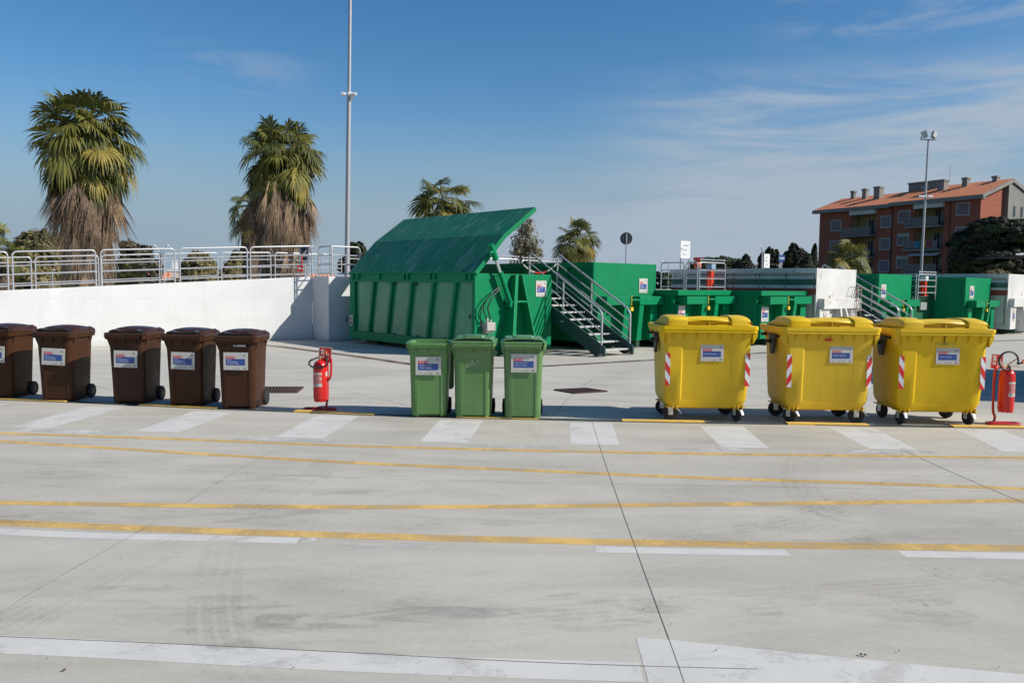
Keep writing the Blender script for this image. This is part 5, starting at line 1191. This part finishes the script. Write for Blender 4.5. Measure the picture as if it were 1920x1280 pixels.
for k, (xx, cc) in enumerate(((.30, (.02, .18, .32)), (.52, (.62, .30, .02)), (.72, (.25, .05, .04)))):
    q = MB(); x = ld2 + (ld3 - ld2) * xx; q.box(x - .3, x + .3, -1.14, -1.10, zf + .25, zf + 1.05); q.build('laundry', mat('laundry%d' % k, cc, .8), ob, smooth=0)
q = MB(); q.tube([(xm + .12, -.10, 0), (xm + .12, -.10, e1 - .36)], .07, 8); q.tube([(sx_(1772), -.10, 0), (sx_(1772), -.10, e1 - .36)], .05, 8); q.build('downpipe', mat('pipe_brown', (.05, .025, .02), .5), ob)
# far left: small pale building and low red roofs
def house(label, px0, px1, pyt, Y, cw, roof):
    a = P(px0, 520, Y); b = P(px1, 520, Y); z = zat(pyt, (px0 + px1) / 2, Y); o = thing('house', label, 'house', ((a.x + b.x) / 2, Y, 0), R(20), 'small houses in the distance'); w_ = (b.x - a.x) / 2
    q = MB(); q.box(-w_, w_, -w_ * .7, w_ * .7, 0, z - (0 if not roof else .8)); q.build('wall', cw, o, smooth=0)
    if roof: q = MB(); q.prism([(-w_ * .8, z - .8), (w_ * .8, z - .8), (0, z)], -w_ - .3, w_ + .3, 'x'); q.build('roof', m_tile, o, smooth=0)
    else: q = MB(); q.box(-w_ * .35, w_ * .25, -w_ * .3, w_ * .3, z, z + 1.4); q.box(-w_ - .1, w_ + .1, -w_ * .7 - .1, w_ * .7 + .1, z - .3, z + .02); q.build('roof', m_lampw, o, smooth=0)
    q = MB()
    for x in (-.55, 0, .55): q.box(x * w_ - .35, x * w_ + .35, -w_ * .7 - .03, -w_ * .7 - .001, z - 2.6, z - 1.3)
    q.build('window', m_dark, o, smooth=0)
m_pink = mat('pale_pink', (.58, .46, .41), .9)
house('pale pinkish block seen through the ramp railings between the palms', 314, 345, 505, 120, m_pink, False); house('low house with a red tiled roof behind the railings right of the big palm', 262, 312, 511, 90, m_bcon, True); house('low house with a red roof glimpsed right of the second palm', 586, 622, 513, 80, m_pink, True)
# open shed at the right edge
f = P(1905, 520, 48); o = thing('open_shed', 'open shed with a white edged corrugated roof at the right picture edge', 'shed', (f.x, f.y, 0)); zr = zat(474, 1905, 48)
q = MB(); q.hexa([(-.75, -1, zr - .30), (4, -1, zr - .10), (4, 3, zr - .10), (-.75, 3, zr - .30), (-.75, -1, zr - .18), (4, -1, zr + .02), (4, 3, zr + .02), (-.75, 3, zr - .18)]); q.build('roof', m_dark, o, smooth=0)
q = MB()
for k in range(24): x = -.75 + k * .2; q.tube([(x, -1.06, zr - .14 + k * .0084), (x + .2, -1.06, zr - .132 + k * .0084)], .05 + .02 * (k % 2), 6)
q.build('roof_edge', m_lampw, o, smooth=0)
q = MB(); q.box(.35, .62, -.6, -.3, 0, zr - .25); q.box(3.4, 3.6, -.6, -.3, 0, zr - .12); q.build('post', m_bcon, o, smooth=0)
# ================================================================= palms and trees
nr = np.random.default_rng(11)
m_trunk = mat('bark', (.11, .075, .05), .95, var=.35, scale=8, bump=.6, bscale=14)
PAL = [leafmat('frond_dark', (.085, .100, .022), .3, .22, .62), leafmat('frond_green', (.165, .160, .028), .3, .25, .6), leafmat('frond_yellow', (.30, .235, .045), .3, .28, .6)]
DRY = [leafmat('frond_dry', (.28, .19, .115), .35, .12, .8), leafmat('frond_dead', (.165, .115, .075), .35, .10, .85), leafmat('frond_grey', (.30, .245, .18), .3, .10, .85)]
def npmesh(name, vs, fs, mi, mats, parent):
    me = bpy.data.meshes.new(name); vs = np.asarray(vs, dtype=np.float32); n = len(vs)
    k = fs.shape[1]; me.vertices.add(n); me.vertices.foreach_set('co', vs.ravel()); me.loops.add(fs.size); me.loops.foreach_set('vertex_index', fs.ravel().astype(np.int32))
    me.polygons.add(len(fs)); me.polygons.foreach_set('loop_start', np.arange(0, fs.size, k, dtype=np.int32))
    for m_ in mats: me.materials.append(m_)
    me.polygons.foreach_set('material_index', mi.astype(np.int32)); me.update(calc_edges=True)
    o = bpy.data.objects.new(name, me); COL.objects.link(o)
    if parent: o.parent = parent
    return o
def fan_leaf(out, c, d, Lp, Lb, nseg, spread, droop, mi, rng, fold=.22, split=.5, hang=1.0, nod=0.0):
    """palmate leaf: petiole from c along d, then a pleated fan whose tips split and hang"""
    d = d / np.linalg.norm(d); upv = np.array([0, 0, 1.0]); s = np.cross(d, upv)
    if np.linalg.norm(s) < .05: s = np.array([1.0, 0, 0])
    s /= np.linalg.norm(s); a = rng.normal(0, .40); n = np.cross(s, d); s, n = s * math.cos(a) + n * math.sin(a), n * math.cos(a) - s * math.sin(a)
    V_, F_, M_ = out
    hub = c + d * Lp + np.array([0, 0, -droop * .25 * Lp])
    # petiole
    w = .022; o = len(V_); mid = c + d * Lp * .5 + np.array([0, 0, .03])
    for p in (c, mid, hub): V_ += [p + s * w, p - s * w]
    F_ += [(o, o + 1, o + 3, o + 2), (o + 2, o + 3, o + 5, o + 4)]; M_ += [mi] * 2
    pr = (0.0, .30, split, (1 + split) / 2, 1.0)
    d, n = d * math.cos(nod) - n * math.sin(nod), n * math.cos(nod) + d * math.sin(nod)
    for i in range(nseg):
        a = (i / (nseg - 1) * 2 - 1) * spread; ln = Lb * (.72 + .28 * math.cos(a * .75)) * rng.uniform(.86, 1.08)
        dirv = d * math.cos(a) + s * math.sin(a); tang = -d * math.sin(a) + s * math.cos(a)
        da = spread / (nseg - 1) * 1.06; dr = droop * rng.uniform(.6, 1.5); tw = rng.normal(0, .05)
        o = len(V_); V_ += [hub, hub]
        for k, r in enumerate(pr[1:]):
            rr = r * ln; wd = da * min(rr, split * ln) * (1.0, 1.0, .46, .07)[k]
            fo = fold * wd * (1 if i % 2 else -1)
            q = hub + dirv * rr + np.array([0, 0, -dr * ln * (.18 * r + .55 * max(0, r - split * .8) ** 1.5 * 1.6)])
            if r > split: q = q - dirv * (hang * dr * ln * .9 * (r - split) ** 1.6) + tang * tw * (r - split) * ln
            V_ += [q + tang * wd + n * fo, q - tang * wd - n * fo]
        for k in range(4): F_.append((o + 2 * k, o + 2 * k + 1, o + 2 * k + 3, o + 2 * k + 2))
        M_ += [mi] * 4
def palm(label, px, pytop, Y, rad, pyc, skirt_py, skirt_w, nlive=46, ndead=110, seed=1, group='fan palms behind the ramp and containers', lean=0):
    rng = np.random.default_rng(seed); f = P(px, pyc, Y); zc = f.z; ztop = zat(pytop, px, Y)
    o = thing('palm_tree', label, 'palm tree', (f.x, f.y, 0), 0, group)
    zs = zat(skirt_py, px, Y)
    t = MB(); t.tube([(0, 0, 0), (0, 0, zc * .5), (0, 0, zc - .9 * rad), (0, 0, zc - .5 * rad)], [.42, .36, .20, .10], 14); t.build('trunk', m_trunk, o)
    out = ([], [], [])
    H = ztop - zc
    for k in range(nlive):
        t_ = (k + .5) / nlive; az = k * 2.39996 + rng.normal(0, .2)
        el = math.asin(max(-.97, min(1, .98 - 1.86 * t_ ** .92))) + rng.normal(0, .15); hangf = 1 - .34 * max(0, -math.sin(el)) ** 1.2 - .16 * max(0, math.sin(el)) ** 3
        d = np.array([math.cos(az) * math.cos(el), math.sin(az) * math.cos(el), math.sin(el)])
        inner = rng.random() < .24; Lp = rad * (rng.uniform(.10, .30) if inner else rng.uniform(.38, .58)) * (1.0 + .8 * (max(H, .1) / rad - .9) * max(0, math.sin(el))); Lb0 = 1; Lp *= hangf; Lb = rad * rng.uniform(.46, .58) * (.6 + .4 * hangf)
        mi = int(rng.choice([0, 1, 1] if t_ < .45 else [0, 1, 1, 2] if t_ < .75 else [0, 1, 2]))
        c = np.array([rng.normal(0, .08), rng.normal(0, .08), zc + .10 * rad - .42 * t_ * rad])
        fan_leaf(out, c, d, Lp, Lb * .93, 30, R(rng.uniform(82, 116)), .50 + .45 * t_ + rng.uniform(0, .3), mi, rng, .16, .60, 1.0, R(8 + 42 * min(1, t_ * 1.6) + rng.normal(0, 14)) if el > -.6 else R(8))
    npmesh('crown', np.array(out[0]), np.array(out[1]), np.array(out[2]), PAL, o)
    if ndead:
        out = ([], [], []); core = MB()
        for k in range(ndead):
            t_ = (k + rng.random()) / ndead; az = rng.uniform(0, 2 * math.pi); z = zc - rad * .72 - (zc - rad * .72 - zs) * t_ ** .9
            rr = skirt_w * (.74 - .30 * t_) * rng.uniform(.72, 1.0)
            el = R(rng.uniform(-82, -62) if t_ < .18 else rng.uniform(-95, -84))
            d = np.array([math.cos(az) * math.cos(el), math.sin(az) * math.cos(el), math.sin(el)])
            c = np.array([math.cos(az) * rr * .9, math.sin(az) * rr * .9, z + .45])
            ex = 1.0 if t_ > .3 else 1.1
            fan_leaf(out, c, d, .35 * rad * .5 * ex, rad * rng.uniform(.42, .60) * ex, 15, R(rng.uniform(10, 26)), rng.uniform(.05, .3), int(rng.choice([0, 1, 2] if t_ > .3 else [0, 0, 1])), rng, .5, .35, .3)
        npmesh('dead_frond_skirt', np.array(out[0]), np.array(out[1]), np.array(out[2]), DRY, o)
        core.lathe([(skirt_w * .42, zs - .3), (skirt_w * .42, zs), (skirt_w * .52, (zs + zc) / 2), (skirt_w * .54, zc - rad * .95), (.22, zc - rad * .75)], (0, 0, 0), 'z', 16); core.build('frond_thatch', DRY[1], o)
    return o
palm('tallest fan palm with a thick dry skirt, left part of the picture', 160, 150, 32, 2.55, 252, 560, 1.62, 92, 330, 3)
palm('second big fan palm with a wide dry skirt, left of the tall pole', 528, 190, 33, 2.2, 284, 540, 1.78, 88, 340, 5)
palm('smaller green fan palm half hidden behind the second big palm', 470, 340, 37, 1.35, 392, 520, .8, 42, 40, 7)
palm('fan palm cut off by the left picture edge', -8, 408, 36, 1.45, 462, 560, .9, 46, 50, 9)
palm('spreading fan palm whose crown rises behind the open green lid', 829, 318, 38, 2.15, 380, 500, .8, 58, 46, 13)
palm('fan palm with ragged yellowish crown behind the tall green container', 1082, 394, 42, 1.6, 447, 520, .9, 58, 90, 17)
palm('fan palm in front of the brick apartment building', 1588, 432, 60, 2.1, 482, 560, 1.1, 60, 90, 19)
palm('low young palm with upright fronds right of the tallest palm', 240, 456, 36, 1.0, 500, 560, .4, 22, 0, 23)

def blob_tree(name, label, px, pyt, pyb, Y, wpx, mats, n, leaf, blobs, seed, base_z=0, trunk=True, cat='tree', group='trees in the background', flat=1.0, shell=.55, limb_r=.12):
    """crown of many small leaf faces gathered in clumps; blobs = (dx, dz, rx, rz) in units of half width / crown height"""
    rng = np.random.default_rng(seed); f = P(px, (pyt + pyb) / 2, Y); zt = zat(pyt, px, Y); zb = zat(pyb, px, Y); hw = wpx / 2 / FPX * Y; hh = zt - zb
    o = thing(name, label, cat, (f.x, f.y, 0), 0, group)
    pos = []; nor = []; mid = []
    tot = sum(b[2] * b[3] for b in blobs)
    limbs = []
    for (dx, dz, rx, rz) in blobs:
        c = np.array([dx * hw, rng.uniform(-.4, .4) * hw * rx, zb + dz * hh]); rad = np.array([rx * hw, rx * hw * .9, rz * hh]); limbs.append(c)
        k = int((3.4 if shell > .3 else 1.5) * n * rx * rz / tot); nc = max(30, int(70 + 700 * rx * rz))
        cd = rng.normal(size=(nc, 3)); cd /= np.linalg.norm(cd, axis=1)[:, None]; cr = rng.uniform(shell, 1.0, nc) ** .8; cc = c + cd * rad * cr[:, None]; cs = rng.uniform(.10, .24, nc)
        cm = rng.integers(0, len(mats), nc)
        pick = rng.integers(0, nc, k); v = rng.normal(size=(k, 3)); v /= np.linalg.norm(v, axis=1)[:, None]; r = rng.random(k) ** .5
        p = cc[pick] + v * (r * cs[pick])[:, None] * rad * np.array([1, 1, flat]); pos.append(p); nn = .9 * v + 1.1 * cd[pick] + rng.normal(0, .28, (k, 3)) + np.array([0, 0, .35]); nor.append(nn)
        mm = cm[pick]; fl = rng.random(k) < .2; mm = np.where(fl, rng.integers(0, len(mats), k), mm); mid.append(mm)
    p = np.concatenate(pos); nn = np.concatenate(nor); mi = np.concatenate(mid); nn /= np.linalg.norm(nn, axis=1)[:, None]
    t = np.cross(nn, rng.normal(size=nn.shape)); t /= np.linalg.norm(t, axis=1)[:, None]; b = np.cross(nn, t); s = (leaf * .95 * rng.uniform(.6, 1.4, len(p)))[:, None]
    vs = np.stack([p + t * s, p + b * s * .55, p - t * s, p - b * s * .55], 1).reshape(-1, 3); fs = np.arange(len(vs)).reshape(-1, 4)
    npmesh('crown', vs, fs, mi, mats, o)
    if trunk:
        q = MB(); z0 = min(base_z, zb); top = zb + hh * .35
        q.tube([(0, 0, z0), (.05, 0, (z0 + zb) / 2), (0, 0, max(top, zb + .1))], [limb_r * 1.7, limb_r * 1.2, limb_r * .7], 8)
        for c in limbs: q.tube([(0, 0, zb + hh * .05), tuple((np.array([0, 0, zb + hh * .1]) * .5 + c * .5)), tuple(c)], [limb_r * .8, limb_r * .5, limb_r * .2], 6)
        q.build('trunk', m_trunk, o)
    return o
def lm(nm, c, v=.3): return leafmat(nm, c, v, .35, .7, 1.5)
OLV = [lm('olive_a', (.23, .19, .08)), lm('olive_b', (.29, .235, .105)), lm('olive_c', (.15, .135, .055))]
DKP = [lm('pine_a', (.020, .030, .010)), lm('pine_b', (.040, .050, .016)), lm('pine_c', (.010, .016, .007))]
PIN = [lm('stone_pine_a', (.036, .056, .016)), lm('stone_pine_b', (.055, .078, .022)), lm('stone_pine_c', (.018, .028, .010))]
EUC = [lm('euca_a', (.11, .10, .06)), lm('euca_b', (.16, .135, .085)), lm('euca_c', (.040, .045, .024))]
BRN = [lm('brown_a', (.24, .21, .12)), lm('brown_b', (.29, .25, .15)), lm('brown_c', (.15, .14, .085))]
RND = [(0, .55, .85, .45), (-.45, .45, .5, .38), (.45, .45, .5, .38), (0, .25, .8, .25), (-.2, .75, .45, .22), (.3, .72, .4, .22)]
blob_tree('round_tree', 'broad olive green round tree at the far left behind the ramp railings', 72, 430, 560, 55, 125, OLV, 9000, .16, RND, 31)
blob_tree('tall_tree', 'sparse grey green tree with separate clumps right of the tallest palm', 255, 446, 545, 60, 95, EUC, 4200, .13, [(-.25, .82, .40, .15), (.05, .72, .42, .16), (.42, .74, .26, .12), (-.1, .45, .6, .25), (.5, .42, .5, .25), (0, .15, .9, .2)], 33)
blob_tree('round_tree', 'olive tree with a flat top between the two big palms', 374, 472, 545, 60, 72, OLV, 5000, .13, RND, 35); blob_tree('round_tree', 'pointed olive tree just left of the second palm', 441, 470, 545, 58, 60, OLV, 4500, .13, [(0, .45, .8, .4), (.1, .75, .45, .28), (-.4, .3, .6, .3), (.4, .3, .6, .3)], 37)
blob_tree('pine_tree', 'dark round pine top behind the foot of the tall pole', 664, 453, 520, 48, 54, PIN, 4200, .12, [(.2, .68, .75, .32), (-.5, .35, .6, .25), (.3, .3, .8, .3)], 39)
blob_tree('bare_tree', 'airy brownish tree with a bare crown behind the open lid', 985, 406, 520, 45, 76, BRN, 3000, .07, [(0, .62, .75, .34), (-.3, .45, .5, .3), (.5, .42, .45, .28), (.1, .85, .4, .15), (0, .2, .8, .25)], 41, shell=.25)
blob_tree('stone_pine', 'low wide stone pine right of the large direction board', 1352, 478, 520, 80, 125, PIN, 5200, .18, [(0, .55, .7, .4), (-.55, .4, .45, .35), (.5, .45, .5, .38), (.1, .2, .9, .3)], 43)
blob_tree('pine_tree', 'dark pine with a spike top right of the stone pine', 1395, 477, 525, 76, 50, DKP, 3000, .16, [(0, .4, .9, .4), (.1, .75, .3, .25), (-.4, .3, .5, .3)], 45)
blob_tree('pine_tree', 'dark two-topped pine behind the smaller direction board', 1441, 462, 520, 74, 46, DKP, 3200, .15, [(.15, .70, .42, .28), (-.5, .5, .4, .3), (.6, .62, .3, .3), (0, .25, .9, .3)], 47)
blob_tree('pine_tree', 'dark bushy pine right of the blue sign', 1494, 456, 520, 72, 60, DKP, 5000, .15, [(-.25, .78, .32, .22), (.1, .50, .65, .35), (.55, .38, .5, .32), (-.55, .55, .35, .22), (0, .2, .95, .25)], 49)
blob_tree('cypress_tree', 'slim dark cypress against the left corner of the brick building', 1526, 458, 520, 90, 20, DKP, 2000, .14, [(0, .3, .9, .35), (.05, .6, .6, .3), (.1, .85, .3, .18)], 51)
blob_tree('umbrella_pine', 'big dark umbrella pine in front of the building at the right edge', 1862, 405, 540, 72, 178, PIN[:1] + DKP, 46000, .15, [(0, .72, .80, .24), (-.45, .58, .5, .25), (.5, .62, .55, .25), (-.62, .40, .34, .22), (-.2, .42, .8, .28), (.4, .40, .65, .28), (-.35, .22, .55, .2), (.3, .18, .6, .18), (0, .86, .5, .12)], 53, flat=.8, limb_r=.3)
blob_tree('shrub', 'straggly olive shrub above the rightmost green container', 1870, 503, 540, 52, 62, OLV, 2200, .09, [(0, .5, .8, .45), (-.5, .4, .5, .35), (.5, .45, .5, .4)], 55, cat='shrub')
blob_tree('hedge', 'low scrubby greenery behind the ramp railings at left', 330, 520, 560, 75, 420, OLV, 5000, .2, [(x / 5, .5 + .1 * math.sin(x * 2), .16, .45) for x in range(-5, 6)], 57, trunk=False, cat='hedge')
blob_tree('hedge', 'low dark greenery on the skyline above the platform railings', 1330, 505, 545, 95, 620, PIN, 7000, .25, [(x / 7, .45 + .08 * math.sin(x * 1.7), .12, .4) for x in range(-7, 8)], 59, trunk=False, cat='hedge')
